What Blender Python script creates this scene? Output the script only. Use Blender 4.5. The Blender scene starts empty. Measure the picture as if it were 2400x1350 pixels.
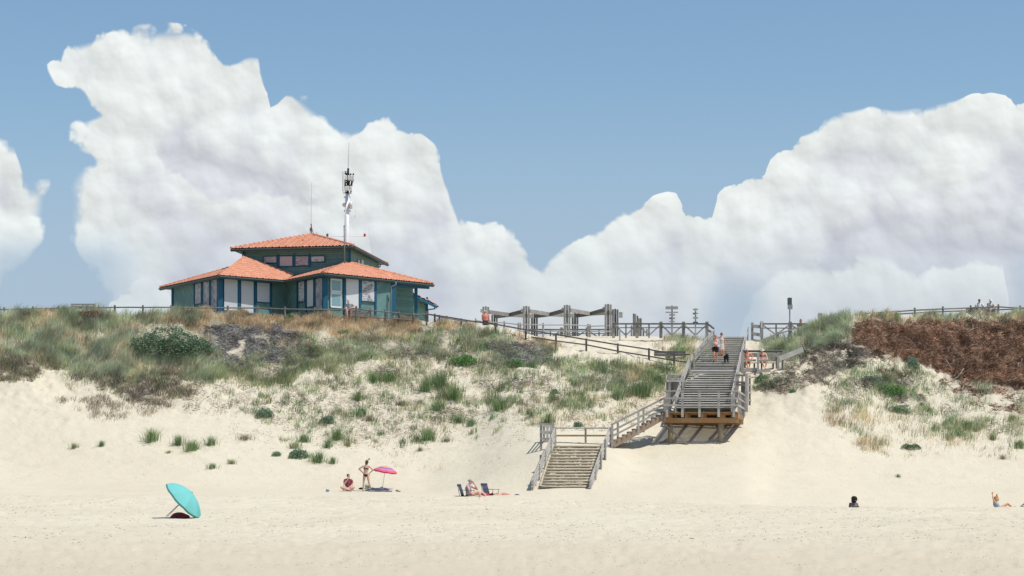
import bpy, bmesh, math, random
import numpy as np
from mathutils import Vector, Matrix

# ------------------------------------------------------------------ camera
F, HY, EZ = 5000.0, 1160.0, 1.7          # focal length and eye-level line in photo pixels, eye height in metres
C = bpy.context.scene.collection
cam = bpy.data.cameras.new('camera')
cam.sensor_width = 36.0
cam.lens = 36.0 * F / 2400.0
cam.shift_y = (HY - 675.0) / 2400.0
cam.clip_start, cam.clip_end = 0.5, 20000
camo = bpy.data.objects.new('camera', cam); C.objects.link(camo)
camo.location = (0, 0, EZ); camo.rotation_euler = (math.radians(90), 0, 0)
bpy.context.scene.camera = camo

# ------------------------------------------------------------------ light
SUN_EL, SUN_AZ_TO_CAM = math.radians(63), math.radians(24)
sdir = Vector((math.cos(SUN_EL) * math.cos(SUN_AZ_TO_CAM), -math.cos(SUN_EL) * math.sin(SUN_AZ_TO_CAM), math.sin(SUN_EL)))
sl = bpy.data.lights.new('sun', 'SUN'); sl.energy = 4.4; sl.angle = math.radians(0.5); sl.color = (1.0, 0.965, 0.90)
so = bpy.data.objects.new('sun', sl); C.objects.link(so)
so.rotation_euler = (-sdir).to_track_quat('-Z', 'Y').to_euler()
vs = bpy.context.scene.view_settings
vs.view_transform = 'Standard'; vs.look = 'None'; vs.exposure = 0.0; vs.gamma = 1.0
bpy.context.scene.cycles.max_bounces = 8
bpy.context.scene.cycles.transparent_max_bounces = 12


# ------------------------------------------------------------------ node helper
class NT:
    def __init__(s, tree): s.t = tree; s.n = tree.nodes; s.l = tree.links; s.n.clear()
    def new(s, typ, **kw):
        nd = s.n.new(typ)
        for k, v in kw.items(): setattr(nd, k, v)
        return nd
    def put(s, sock, v):
        if isinstance(v, X): s.l.new(v.s, sock)
        elif isinstance(v, bpy.types.NodeSocket): s.l.new(v, sock)
        elif isinstance(v, (tuple, list)) and len(v) == 3 and sock.type == 'RGBA': sock.default_value = (*v, 1)
        else: sock.default_value = v
    def math(s, op, a, b=0.0, c=None, clamp=False):
        nd = s.new('ShaderNodeMath', operation=op, use_clamp=clamp)
        s.put(nd.inputs[0], a)
        s.put(nd.inputs[1], b)
        if c is not None: s.put(nd.inputs[2], c)
        return X(s, nd.outputs[0])
    def smooth(s, v, a, b, lo=0.0, hi=1.0):
        nd = s.new('ShaderNodeMapRange', interpolation_type='SMOOTHSTEP')
        for i, q in enumerate((v, a, b, lo, hi)): s.put(nd.inputs[i], q)
        return X(s, nd.outputs[0])
    def mix(s, f, a, b, mode='MIX'):
        nd = s.new('ShaderNodeMix', data_type='RGBA', blend_type=mode)
        s.put(nd.inputs[0], f); s.put(nd.inputs[6], a); s.put(nd.inputs[7], b)
        return X(s, nd.outputs[2])
    def xyz(s, x, y, z):
        nd = s.new('ShaderNodeCombineXYZ')
        for i, q in enumerate((x, y, z)): s.put(nd.inputs[i], q)
        return X(s, nd.outputs[0])
    def sep(s, v):
        nd = s.new('ShaderNodeSeparateXYZ'); s.put(nd.inputs[0], v)
        return [X(s, nd.outputs[i]) for i in range(3)]
    def noise(s, vec, scale=1.0, detail=4, rough=0.5, out='Fac', dist=0.0, dim='3D'):
        nd = s.new('ShaderNodeTexNoise'); nd.noise_dimensions = dim
        s.put(nd.inputs['Vector'], vec); s.put(nd.inputs['Scale'], scale); s.put(nd.inputs['Detail'], detail)
        s.put(nd.inputs['Roughness'], rough); s.put(nd.inputs['Distortion'], dist)
        return X(s, nd.outputs[out])
    def voro(s, vec, scale=1.0, detail=0.0, feature='SMOOTH_F1', smooth=0.4, rough=0.5, out='Distance', dim='3D'):
        nd = s.new('ShaderNodeTexVoronoi', feature=feature); nd.voronoi_dimensions = dim
        s.put(nd.inputs['Vector'], vec); s.put(nd.inputs['Scale'], scale)
        s.put(nd.inputs['Detail'], detail); s.put(nd.inputs['Roughness'], rough)
        if feature == 'SMOOTH_F1': s.put(nd.inputs['Smoothness'], smooth)
        return X(s, nd.outputs[out])
    def curve(s, v, pts, x0, x1, y0, y1):
        nd = s.new('ShaderNodeFloatCurve')
        cm = nd.mapping; cm.use_clip = True; c = cm.curves[0]
        q = [((x - x0) / (x1 - x0), (y - y0) / (y1 - y0)) for x, y in pts]
        c.points[0].location = q[0]; c.points[-1].location = q[-1]
        for p in q[1:-1]: c.points.new(*p)
        for p in c.points: p.handle_type = 'AUTO_CLAMPED'
        cm.update()
        s.put(nd.inputs['Value'], (v - x0) * (1.0 / (x1 - x0)))
        return X(s, nd.outputs[0]) * (y1 - y0) + y0


class X:
    def __init__(s, n, sock): s.nt = n; s.s = sock
    def __add__(s, o): return s.nt.math('ADD', s, o)
    __radd__ = __add__
    def __mul__(s, o): return s.nt.math('MULTIPLY', s, o)
    __rmul__ = __mul__
    def __sub__(s, o): return s.nt.math('SUBTRACT', s, o)
    def __rsub__(s, o): return s.nt.math('SUBTRACT', o, s)
    def __truediv__(s, o): return s.nt.math('DIVIDE', s, o)
    def min(s, o): return s.nt.math('MINIMUM', s, o)
    def max(s, o): return s.nt.math('MAXIMUM', s, o)
    def clamp(s): return s.nt.math('ADD', s, 0.0, clamp=True)


# ------------------------------------------------------------------ sky with cumulus clouds (a function of direction only)
def lin(r, g, b):
    f = lambda c: ((c / 255) / 12.92) if c / 255 < 0.04045 else (((c / 255) + 0.055) / 1.055) ** 2.4
    return (f(r), f(g), f(b))

world = bpy.data.worlds.new("World"); bpy.context.scene.world = world; world.use_nodes = True
n = NT(world.node_tree)
tc = n.new('ShaderNodeTexCoord')
dx, dy, dz = n.sep(tc.outputs['Generated'])
dyc = dy.max(0.08)
U = dx / dyc * F + 1200.0
V = HY - dz / dyc * F
sky = n.new('ShaderNodeTexSky', sky_type='NISHITA')
sky.sun_disc = False; sky.sun_elevation = SUN_EL
sky.sun_rotation = math.atan2(sdir.x, sdir.y)
sky.air_density = 1.0; sky.dust_density = 0.7; sky.ozone_density = 1.4
SKY_S = 0.10
hsv = n.new('ShaderNodeHueSaturation'); n.put(hsv.inputs['Color'], sky.outputs[0]); n.put(hsv.inputs['Saturation'], 0.98)
n.put(hsv.inputs['Value'], 1.0)
skyc = n.mix(1.0, X(n, hsv.outputs[0]), (1.03, 1.16, 1.20), 'MULTIPLY')
# billow field in direction space; px units / 1000
def bill(u, v, sc, seed, det=2.5):
    return n.voro(n.xyz(u * (1 / 1000) + seed, v * (1 / 1000), 0.0), sc, det, 'SMOOTH_F1', 0.35, 0.55, dim='2D')
wn = n.noise(n.xyz(U * (1 / 1000), V * (1 / 1000), 3.1), 4.0, 3, 0.5, 'Color', dim='2D')
wx, wy, wz = n.sep(wn)
U1 = U + (wx - 0.5) * 46.0
V1 = V + (wy - 0.5) * 40.0
b1 = bill(U1, V1, 8.0, 1.7, 0.0)
b2 = bill(U1 + 16.0, V1 - 24.0, 8.0, 1.7, 0.0)
c1 = bill(U1, V1, 19.0, 5.3, 0.0)
c2 = bill(U1 + 7.0, V1 - 11.0, 19.0, 5.3, 0.0)
e1 = bill(U1, V1, 42.0, 8.1, 0.8)
e2 = bill(U1 + 4.0, V1 - 6.0, 42.0, 8.1, 0.8)
bump = (0.45 - b1) * 74.0 + (0.45 - c1) * 36.0 + (0.45 - e1) * 15.0 + 15.0
bump = bump.max(-2.0).min(26.0)
relief = (b2 - b1) * 0.50 + (c2 - c1) * 0.26 + (e2 - e1) * 0.09
A_top = [(-900, 900), (60, 900), (100, 175), (130, 140), (152, 135), (156, 105), (200, 88), (290, 66), (420, 58), (470, 72), (500, 112), (540, 158), (560, 150), (585, 138), (612, 142),
         (622, 190), (640, 228), (672, 202), (702, 212), (745, 242), (765, 262), (762, 292), (800, 302), (840, 297), (882, 276), (930, 292), (985, 322), (1030, 352), (1048, 398),
         (1036, 440), (1034, 512), (1080, 512), (1130, 522), (1190, 518), (1225, 548), (1240, 603), (1290, 622), (1320, 650), (1420, 700), (1700, 760), (3200, 900)]
A_top = [p for i, p in enumerate(A_top) if i == 0 or p[0] > max(q[0] for q in A_top[:i])]
A_left = [(-400, 400), (40, 260), (90, 160), (150, 112), (200, 130), (228, 195), (262, 212), (300, 162), (350, 158), (378, 204), (405, 162), (450, 138), (505, 138), (550, 150), (590, 175), (640, 205), (720, 230), (1200, 240)]
B_top = [(-900, 900), (1220, 900), (1260, 640), (1310, 597), (1345, 572), (1400, 548), (1440, 514), (1500, 490), (1550, 462), (1588, 455), (1602, 512), (1660, 514), (1672, 470), (1692, 440),
         (1740, 422), (1788, 412), (1800, 382), (1832, 350), (1872, 322), (1920, 302), (1940, 272), (2000, 264), (2045, 250), (2100, 256), (2160, 247), (2240, 242), (2300, 222), (2350, 232), (2400, 245), (2700, 300), (3200, 420)]
C_top = [(-900, 420), (-200, 340), (0, 316), (24, 330), (36, 388), (62, 424), (95, 422), (118, 432), (150, 900), (3200, 900)]
C_right = [(-400, 40), (300, 30), (400, 60), (430, 118), (480, 112), (540, 100), (600, 60), (660, 20), (760, -60), (1200, -100)]
A2_top = [(-900, 900), (215, 900), (238, 330), (258, 302), (330, 292), (352, 312), (378, 352), (412, 384), (452, 430), (500, 470), (560, 472), (640, 440), (720, 455), (800, 520), (860, 540), (900, 800), (3200, 900)]
A3_top = [(-900, 900), (1000, 900), (1028, 530), (1080, 515), (1130, 524), (1190, 520), (1225, 550), (1240, 604), (1290, 622), (1320, 640), (1400, 690), (1600, 760), (3200, 900)]
E_top = [(-900, 900), (1700, 900), (1745, 712), (1800, 660), (1860, 622), (1900, 610), (1960, 628), (2010, 612), (2090, 622), (2125, 645), (2160, 652), (2200, 612), (2260, 622), (2330, 622), (2362, 668), (2390, 900), (3200, 900)]
D_top = [(-900, 900), (228, 900), (240, 705), (270, 685), (310, 660), (345, 640), (370, 655), (400, 700), (560, 900), (3200, 900)]
def depth(pts): return V1 - n.curve(U1, pts, -900, 3200, 0, 1000)
dA = depth(A_top).min((U1 - n.curve(V1, A_left, -400, 1200, -200, 600)) * 0.8)
dB = depth(B_top)
dC = depth(C_top).min(n.curve(V1, C_right, -400, 1200, -200, 600) - U1)
dE = depth(E_top); dA2 = depth(A2_top); dA3 = depth(A3_top); dD = depth(D_top)
low = n.smooth(V, 470.0, 760.0)
def mask(d, soft): return n.smooth(d + bump * n.smooth(d, -19.0, 4.0) - 12.0, 0.0, soft)
soft = (wz - 0.42).max(0.0) * 110.0 + 6.0 + low * 30.0
mA = mask(dA, soft); mB = mask(dB, soft); mC = mask(dC, soft + 14.0)
m = mA.max(mB).max(mC)
big = n.noise(n.xyz(U * (1 / 1000), V * (1 / 1000) + 7.3, 9.0), 3.4, 4, 0.5, dim='2D')
def shade(d, w0, w1): return n.smooth(d + (big - 0.5) * 420.0, w0, w1)
gf = shade(dA.max(dB).max(dC), 35.0, 340.0)
gf = (gf * 0.85 + (n.smooth(b1, 0.38, 0.85) * 0.38 + n.smooth(c1, 0.42, 0.9) * 0.14 - 0.08) * n.smooth(dA.max(dB).max(dC), 20.0, 120.0)).clamp()
# brighter near lumps in front of the greyer mass
for dd, w, s0 in ((dA2, 0.75, 95.0), (dE, 0.9, 105.0), (dD, 0.9, 60.0)):
    lump = n.smooth(dd + bump - 12.0, -2.0, 22.0)
    inner = n.smooth(dd + (big - 0.5) * 120.0, 15.0, s0 + 60.0)
    gf = gf * (1.0 - lump * w * (1.0 - inner))
WHITE, GREY = lin(231, 236, 235), lin(203, 206, 216)
ccol = n.mix(gf, WHITE, GREY)
rl = (relief * 0.75 * (1.0 - low * 0.6)).max(-0.22).min(0.22) + 1.0
ccol = n.mix(1.0, ccol, n.xyz(rl, rl, rl), 'MULTIPLY')
# low parts melt into the hazy blue near the skyline; a blue gap and a thin veil
gap1 = n.smooth(n.math('ABSOLUTE', U1 - 1718.0), 30.0, 110.0)
gap1 = 1.0 - (1.0 - gap1) * n.smooth(V, 600.0, 720.0)
gap2 = 1.0 - n.smooth(n.math('ABSOLUTE', U1 - 130.0), 90.0, 260.0, 1.0, 0.0) * n.smooth(V, 520.0, 620.0)
gap3 = 1.0 - n.smooth(U1, 2340.0, 2420.0) * n.smooth(V, 560.0, 640.0)
m = m * (0.35 + gap1 * 0.65) * (0.30 + gap2 * 0.70) * (0.45 + gap3 * 0.55)
lumpD = n.smooth(dD + bump - 12.0, 0.0, 20.0) * 0.9
m = m.max(lumpD)
lumpE = n.smooth(dE + bump - 12.0, 0.0, 30.0) * 0.9 * n.smooth(U1 + V1 * 0.4, 2010.0, 2170.0)
m = m.max(lumpE)
m = m * (1.0 - low * 0.28)
front = n.smooth(dy, 0.3, 0.55)
m = m * front
m = m.max(n.smooth(n.noise(tc.outputs['Generated'], 3.0, 6, 0.6), 0.52, 0.75) * (1.0 - front) * 0.7)
HAZE = lin(170, 184, 206)
skyv = n.mix(n.smooth(V, 150.0, 800.0) * front * 0.7, X(n, skyc.s), tuple(c / SKY_S for c in HAZE))
cl = n.mix(1.0, ccol, (1 / SKY_S,) * 3, 'MULTIPLY')
fin = n.mix(m, skyv, cl)
bg = n.new('ShaderNodeBackground'); n.put(bg.inputs[0], fin); n.put(bg.inputs[1], SKY_S)
wo = n.new('ShaderNodeOutputWorld'); n.l.new(bg.outputs[0], wo.inputs[0])

world.cycles.sampling_method = 'MANUAL'; world.cycles.sample_map_resolution = 128
bpy.context.scene.cycles.use_adaptive_sampling = True; bpy.context.scene.cycles.adaptive_threshold = 0.02


# ------------------------------------------------------------------ materials
MATS = {}
def mat(name, fn):
    if name in MATS: return MATS[name]
    m = bpy.data.materials.new(name); m.use_nodes = True
    t = NT(m.node_tree)
    out = t.new('ShaderNodeOutputMaterial'); b = t.new('ShaderNodeBsdfPrincipled')
    t.l.new(b.outputs[0], out.inputs[0])
    b.inputs['Roughness'].default_value = 0.8
    b.inputs['Specular IOR Level'].default_value = 0.25
    fn(t, b, out)
    MATS[name] = m
    return m

def bump(t, b, h, dist=0.01, strength=0.6):
    nd = t.new('ShaderNodeBump'); t.put(nd.inputs['Height'], h); nd.inputs['Distance'].default_value = dist
    nd.inputs['Strength'].default_value = strength
    t.l.new(nd.outputs[0], b.inputs['Normal'])

def objc(t):
    nd = t.new('ShaderNodeNewGeometry'); return X(t, nd.outputs['Position'])

def plain(name, col, rough=0.7, var=0.12, scale=6.0, spec=0.25, bmp=0.0, metal=0.0):
    def f(t, b, out):
        p = objc(t)
        q = t.noise(p, scale, 5, 0.6)
        v = (q - 0.5) * (2 * var) + 1.0
        t.put(b.inputs['Base Color'], t.mix(1.0, col, t.xyz(v, v, v), 'MULTIPLY'))
        b.inputs['Roughness'].default_value = rough; b.inputs['Specular IOR Level'].default_value = spec
        b.inputs['Metallic'].default_value = metal
        if bmp: bump(t, b, q, bmp)
    return mat(name, f)

def wood(name, c0, c1, c2=None):
    def f(t, b, out):
        ob = t.new('ShaderNodeTexCoord').outputs['Object']
        p = objc(t)
        x, y, z = t.sep(p)
        g = t.noise(t.xyz(x * 2.2, y * 2.2, z * 26.0), 1.0, 4, 0.6)
        g2 = t.noise(p, 1.6, 5, 0.6)
        g3 = t.noise(p, 38.0, 3, 0.6)
        oi = t.new('ShaderNodeObjectInfo')
        rnd = X(t, oi.outputs['Random'])
        f1 = ((g - 0.5) * 0.9 + (g2 - 0.5) * 1.1 + (g3 - 0.5) * 0.7 + 0.28 + rnd * 0.44).clamp()
        col = t.mix(f1, c0, c1)
        if c2: col = t.mix(t.smooth(g2, 0.52, 0.72) * 0.6, col, c2)
        t.put(b.inputs['Base Color'], col); b.inputs['Roughness'].default_value = 0.85
        bump(t, b, g3 + g, 0.006, 0.5)
    return mat(name, f)

def M_wood(): return wood('weathered_wood', (0.18, 0.17, 0.158), (0.40, 0.375, 0.345))
def M_wood_pale(): return wood('pale_weathered_wood', (0.25, 0.235, 0.22), (0.50, 0.47, 0.435))
def M_wood_dark(): return wood('dark_weathered_wood', (0.09, 0.084, 0.078), (0.22, 0.205, 0.185))
def M_wood_brown(): return wood('sheltered_brown_wood', (0.24, 0.125, 0.055), (0.46, 0.28, 0.14), (0.30, 0.24, 0.18))
def M_wood_old(): return wood('old_round_post_wood', (0.10, 0.092, 0.08), (0.27, 0.25, 0.21))

def sand_mat():
    def f(t, b, out):
        p = objc(t)
        x, y, z = t.sep(p)
        att = t.new('ShaderNodeAttribute'); att.attribute_name = 'veg'
        veg = X(t, att.outputs['Fac'])
        att2 = t.new('ShaderNodeAttribute'); att2.attribute_name = 'litter'
        lit = X(t, att2.outputs['Fac'])
        n1 = t.noise(p, 0.10, 4, 0.55); n2 = t.noise(p, 0.9, 6, 0.65); n3 = t.noise(p, 14.0, 4, 0.7)
        base = t.mix(t.smooth(n1, 0.35, 0.65), (0.565, 0.505, 0.388), (0.595, 0.535, 0.418))
        wet = t.smooth(y, 38.0, 76.0, 1.0, 0.0)
        base = t.mix(wet * 0.75, base, (0.50, 0.425, 0.32))
        base = t.mix(t.smooth(n2, 0.45, 0.75) * 0.35, base, (0.48, 0.425, 0.325))
        base = t.mix(t.smooth(n3, 0.62, 0.8) * 0.25, base, (0.28, 0.24, 0.18))
        # trodden band of dry beach with small dark crumbs of weed
        band = t.smooth(y, 60.0, 76.0) * t.smooth(y, 98.0, 106.0, 1.0, 0.0)
        vo = t.voro(t.xyz(x * 1.0, y * 0.28, z), 2.6, 0.0, 'F1')
        cr = t.smooth(vo, 0.06, 0.2, 1.0, 0.0) * t.smooth(n2, 0.46, 0.6) * band
        base = t.mix(cr * 0.6, base, (0.25, 0.20, 0.14))
        att3 = t.new('ShaderNodeAttribute'); att3.attribute_name = 'brown'
        base = t.mix(X(t, att3.outputs['Fac']) * 0.85, base, (0.15, 0.08, 0.05))
        # leaf litter and peaty crust where plants grow
        l1 = t.noise(p, 3.2, 6, 0.72)
        base = t.mix(t.smooth(l1 + (lit - 0.5) * 0.16, 0.55, 0.66) * lit.min(1.0) * 0.6, base, (0.27, 0.22, 0.16))
        base = t.mix(veg * t.smooth(l1, 0.25, 0.5) * 0.8, base, (0.22, 0.205, 0.14))
        t.put(b.inputs['Base Color'], base)
        b.inputs['Roughness'].default_value = 0.95; b.inputs['Specular IOR Level'].default_value = 0.1
        pits = t.voro(t.xyz(x, y * 0.8, z), 2.2, 1.0, 'SMOOTH_F1')
        h = n2 * 0.10 + n3 * 0.015 + t.noise(p, 4.5, 4, 0.6) * 0.05 + t.smooth(pits, 0.0, 0.4) * 0.06 * band
        bump(t, b, h, 1.0, 0.75)
    return mat('dune_sand', f)

def veg_mat(name, rough=0.75, trans=0.3):
    def f(t, b, out):
        a = t.new('ShaderNodeAttribute'); a.attribute_name = 'Col'
        t.l.new(a.outputs['Color'], b.inputs['Base Color'])
        b.inputs['Roughness'].default_value = rough; b.inputs['Specular IOR Level'].default_value = 0.2
        tr = t.new('ShaderNodeBsdfTranslucent'); t.l.new(a.outputs['Color'], tr.inputs[0])
        ms = t.new('ShaderNodeMixShader'); ms.inputs[0].default_value = trans
        t.l.new(b.outputs[0], ms.inputs[1]); t.l.new(tr.outputs[0], ms.inputs[2]); t.l.new(ms.outputs[0], out.inputs[0])
    return mat(name, f)

def boards(name, c0, c1, d, pitch, worn=None):
    """painted boards: d = direction vector across the boards (in metres), pitch = board width"""
    def f(t, b, out):
        p = objc(t)
        x, y, z = t.sep(p)
        s = x * d[0] + y * d[1] + z * d[2]
        fr = t.math('FRACT', s * (1.0 / pitch))
        gap = t.smooth(fr, 0.0, 0.10) * t.smooth(fr, 0.90, 1.0, 1.0, 0.0)
        cell = t.math('FLOOR', s * (1.0 / pitch))
        wn = t.new('ShaderNodeTexWhiteNoise', noise_dimensions='1D'); t.put(wn.inputs['W'], cell)
        r = X(t, wn.outputs['Value'])
        nz = t.noise(p, 2.2, 5, 0.65); fine = t.noise(p, 18.0, 4, 0.6)
        col = t.mix((r * 0.5 + (nz - 0.5) * 1.2 + 0.25 + (fine - 0.5) * 0.5).clamp(), c0, c1)
        if worn: col = t.mix(t.smooth(nz + (fine - 0.5) * 0.4, 0.56, 0.70) * 0.55, col, worn)
        col = t.mix((1.0 - gap) * 0.7, col, (0.02, 0.035, 0.035))
        t.put(b.inputs['Base Color'], col); b.inputs['Roughness'].default_value = 0.7
        bump(t, b, gap + fine * 0.1, 0.015, 0.8)
    return mat(name, f)

def worn_panel(name, paint, bare, th, horiz):
    """white painted shutter with flaking paint"""
    def f(t, b, out):
        p = objc(t)
        x, y, z = t.sep(p)
        q = t.noise(t.xyz(x * (3 if horiz else 22), y * (3 if horiz else 22), z * (22 if horiz else 2.5)), 1.0, 5, 0.7)
        w = t.noise(p, 2.0, 3, 0.5)
        col = t.mix(t.smooth(q + (w - 0.5) * 0.35, th, th + 0.06), paint, bare)
        t.put(b.inputs['Base Color'], col)
    return mat(name, f)

def tile_mat():
    def f(t, b, out):
        p = objc(t)
        a = t.noise(p, 2.5, 5, 0.6); c = t.noise(p, 0.5, 3, 0.5)
        wn = t.voro(p, 3.6, 0.0, 'F1', out='Color'); r = t.sep(wn)[0]
        col = t.mix((a * 0.6 + r * 0.45 + 0.0).clamp(), (0.46, 0.19, 0.115), (0.70, 0.345, 0.225))
        col = t.mix(t.smooth(c, 0.55, 0.75) * 0.35, col, (0.62, 0.30, 0.20))
        col = t.mix(t.smooth(a, 0.66, 0.76) * 0.5, col, (0.22, 0.11, 0.07))
        t.put(b.inputs['Base Color'], col); b.inputs['Roughness'].default_value = 0.85
    return mat('terracotta_tile', f)

def skin(name, col):
    def f(t, b, out):
        p = objc(t); q = t.noise(p, 9.0, 3, 0.5)
        t.put(b.inputs['Base Color'], t.mix(q, tuple(c * 0.88 for c in col), tuple(min(1, c * 1.1) for c in col)))
        b.inputs['Roughness'].default_value = 0.55
        b.inputs['Subsurface Weight'].default_value = 0.0
    return mat('skin_' + name, f)


# ------------------------------------------------------------------ objects and meshes
ORG = {}
def vec(*a): return Vector(a)
def W(px, y, d): return Vector(((px - 1200) * d / F, d, EZ + (HY - y) * d / F))
def Xp(px, d): return (px - 1200) * d / F
def on_plane(px, y, P, Q):
    """point where the sight line through (px, y) meets the upright plane through P and Q"""
    u = (px - 1200) / F
    dxp, dyp = Q.x - P.x, Q.y - P.y
    d = (P.x * dyp - P.y * dxp) / (u * dyp - dxp)
    return W(px, y, d)

def props(o, label=None, cat=None, group=None, kind=None):
    if label: o['label'] = label
    if cat: o['category'] = cat
    if group: o['group'] = group
    if kind: o['kind'] = kind
    return o

def thing(name, label, cat, loc, group=None):
    o = bpy.data.objects.new(name, None); C.objects.link(o)
    o.location = loc; o.empty_display_size = 0.2
    ORG[o.name] = Vector(loc)
    return props(o, label, cat, group)

def link(me, name, m, parent=None, smooth=False):
    o = bpy.data.objects.new(name, me); C.objects.link(o)
    if m is not None: me.materials.append(m)
    if smooth: me.polygons.foreach_set('use_smooth', [True] * len(me.polygons))
    if parent is not None: o.parent = parent; ORG[o.name] = ORG[parent.name]
    else: ORG[o.name] = Vector((0, 0, 0))
    return o


class MB:
    def __init__(s): s.v = []; s.f = []
    def add(s, vs, fs):
        k = len(s.v); s.v.extend([tuple(q) for q in vs]); s.f.extend([tuple(i + k for i in f) for f in fs]); return s
    def box(s, c, sx, sy, sz, rz=0.0):
        co, si = math.cos(rz), math.sin(rz); P = []
        for z in (-.5, .5):
            for x, y in ((-.5, -.5), (.5, -.5), (.5, .5), (-.5, .5)):
                a, b = x * sx, y * sy
                P.append((c[0] + a * co - b * si, c[1] + a * si + b * co, c[2] + z * sz))
        return s.add(P, [(3, 2, 1, 0), (4, 5, 6, 7), (0, 1, 5, 4), (1, 2, 6, 5), (2, 3, 7, 6), (3, 0, 4, 7)])
    def beam(s, a, b, w, h, up=(0, 0, 1)):
        a, b = Vector(a), Vector(b); d = (b - a).normalized(); up = Vector(up)
        if abs(d.dot(up)) > 0.98: up = Vector((0, 1, 0))
        r = d.cross(up).normalized(); u = r.cross(d).normalized(); P = []
        for e in (a, b):
            for i, j in ((-.5, -.5), (.5, -.5), (.5, .5), (-.5, .5)): P.append(e + r * (i * w) + u * (j * h))
        return s.add(P, [(3, 2, 1, 0), (4, 5, 6, 7), (0, 1, 5, 4), (1, 2, 6, 5), (2, 3, 7, 6), (3, 0, 4, 7)])
    def tube(s, pts, rad, n=8, lat=None, cap=True, round_=False):
        """tapered tube along pts; rad = number or (wide, deep) per point; lat = direction of the wide axis"""
        pts = [Vector(p) for p in pts]
        rad = [(r, r) if not isinstance(r, (tuple, list)) else r for r in (rad if isinstance(rad, list) else [rad] * len(pts))]
        if round_:
            d0 = (pts[0] - pts[1]).normalized(); d1 = (pts[-1] - pts[-2]).normalized()
            def ends(p, d, r):
                m = (r[0] + r[1]) / 2
                return [(p + d * m * 0.98, (r[0] * .22, r[1] * .22)), (p + d * m * .72, (r[0] * .70, r[1] * .70)), (p + d * m * .38, (r[0] * .93, r[1] * .93))]
            e0 = ends(pts[0], d0, rad[0]); e1 = ends(pts[-1], d1, rad[-1])[::-1]
            pts = [q[0] for q in e0] + pts + [q[0] for q in e1]; rad = [q[1] for q in e0] + rad + [q[1] for q in e1]
        k = len(s.v); m = len(pts); prev = None
        for i, p in enumerate(pts):
            d = (pts[min(i + 1, m - 1)] - pts[max(i - 1, 0)]).normalized()
            if lat is not None: r = Vector(lat) - d * d.dot(Vector(lat))
            elif prev is not None: r = prev - d * d.dot(prev)
            else:
                r = d.cross(Vector((0, 0, 1)))
                if r.length < 0.1: r = d.cross(Vector((0, 1, 0)))
            r.normalize(); prev = r; u = d.cross(r)
            for j in range(n):
                a = 2 * math.pi * j / n
                q = p + r * (math.cos(a) * rad[i][0]) + u * (math.sin(a) * rad[i][1]); s.v.append(tuple(q))
        for i in range(m - 1):
            for j in range(n):
                j2 = (j + 1) % n
                s.f.append((k + i * n + j, k + i * n + j2, k + (i + 1) * n + j2, k + (i + 1) * n + j))
        if cap: s.f.append(tuple(k + j for j in range(n))[::-1]); s.f.append(tuple(k + (m - 1) * n + j for j in range(n)))
        return s
    def ball(s, c, r, nu=12, nv=8, rot=None):
        c = Vector(c); r = (r, r, r) if not isinstance(r, (tuple, list)) else r; k = len(s.v)
        R = rot if rot is not None else Matrix.Identity(3)
        s.v.append(tuple(c + R @ Vector((0, 0, r[2]))))
        for i in range(1, nv):
            t = math.pi * i / nv
            for j in range(nu):
                a = 2 * math.pi * j / nu
                s.v.append(tuple(c + R @ Vector((math.sin(t) * math.cos(a) * r[0], math.sin(t) * math.sin(a) * r[1], math.cos(t) * r[2]))))
        s.v.append(tuple(c + R @ Vector((0, 0, -r[2]))))
        for j in range(nu): s.f.append((k, k + 1 + j, k + 1 + (j + 1) % nu))
        for i in range(nv - 2):
            for j in range(nu):
                a, b = k + 1 + i * nu + j, k + 1 + i * nu + (j + 1) % nu
                s.f.append((a, a + nu, b + nu, b))
        e = k + 1 + (nv - 1) * nu; l0 = e - nu
        for j in range(nu): s.f.append((e, l0 + (j + 1) % nu, l0 + j))
        return s
    def prism(s, pts, th):
        """flat polygon given a thickness vector"""
        th = Vector(th); m = len(pts); P = [Vector(p) for p in pts]
        return s.add([p for p in P] + [p + th for p in P],
                     [tuple(range(m)), tuple(range(2 * m - 1, m - 1, -1))] + [(i, m + i, m + (i + 1) % m, (i + 1) % m) for i in range(m)])
    def build(s, name, m, parent=None, smooth=False, bevel=0.0, remesh=0.0, label=None):
        o0 = ORG[parent.name] if parent is not None else Vector((0, 0, 0))
        me = bpy.data.meshes.new(name)
        me.from_pydata([(x - o0.x, y - o0.y, z - o0.z) for x, y, z in s.v], [], s.f); me.update()
        bm = bmesh.new(); bm.from_mesh(me); bmesh.ops.recalc_face_normals(bm, faces=bm.faces); bm.to_mesh(me); bm.free()
        o = link(me, name, m, parent, smooth)
        if remesh:
            md = o.modifiers.new('remesh', 'REMESH'); md.mode = 'VOXEL'; md.voxel_size = remesh; md.use_smooth_shade = True
            sm = o.modifiers.new('smooth', 'SMOOTH'); sm.factor = 0.5; sm.iterations = 2
        if bevel:
            md = o.modifiers.new('bevel', 'BEVEL'); md.width = bevel; md.segments = 1; md.limit_method = 'ANGLE'
        if label: o['label'] = label
        return o


# ------------------------------------------------------------------ terrain
rng = np.random.default_rng(7); random.seed(7)

def vnoise(x, y, seed):
    xi = np.floor(x).astype(int); yi = np.floor(y).astype(int); fx = x - xi; fy = y - yi
    fx = fx * fx * (3 - 2 * fx); fy = fy * fy * (3 - 2 * fy)
    def h(a, b):
        q = (a * 374761393 + b * 668265263 + seed * 1442695041) & 0xFFFFFFFF
        q = ((q ^ (q >> 13)) * 1274126177) & 0xFFFFFFFF
        return ((q ^ (q >> 16)) & 0xFFFF) / 65535.0
    return (h(xi, yi) * (1 - fx) + h(xi + 1, yi) * fx) * (1 - fy) + (h(xi, yi + 1) * (1 - fx) + h(xi + 1, yi + 1) * fx) * fy - 0.5

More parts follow.
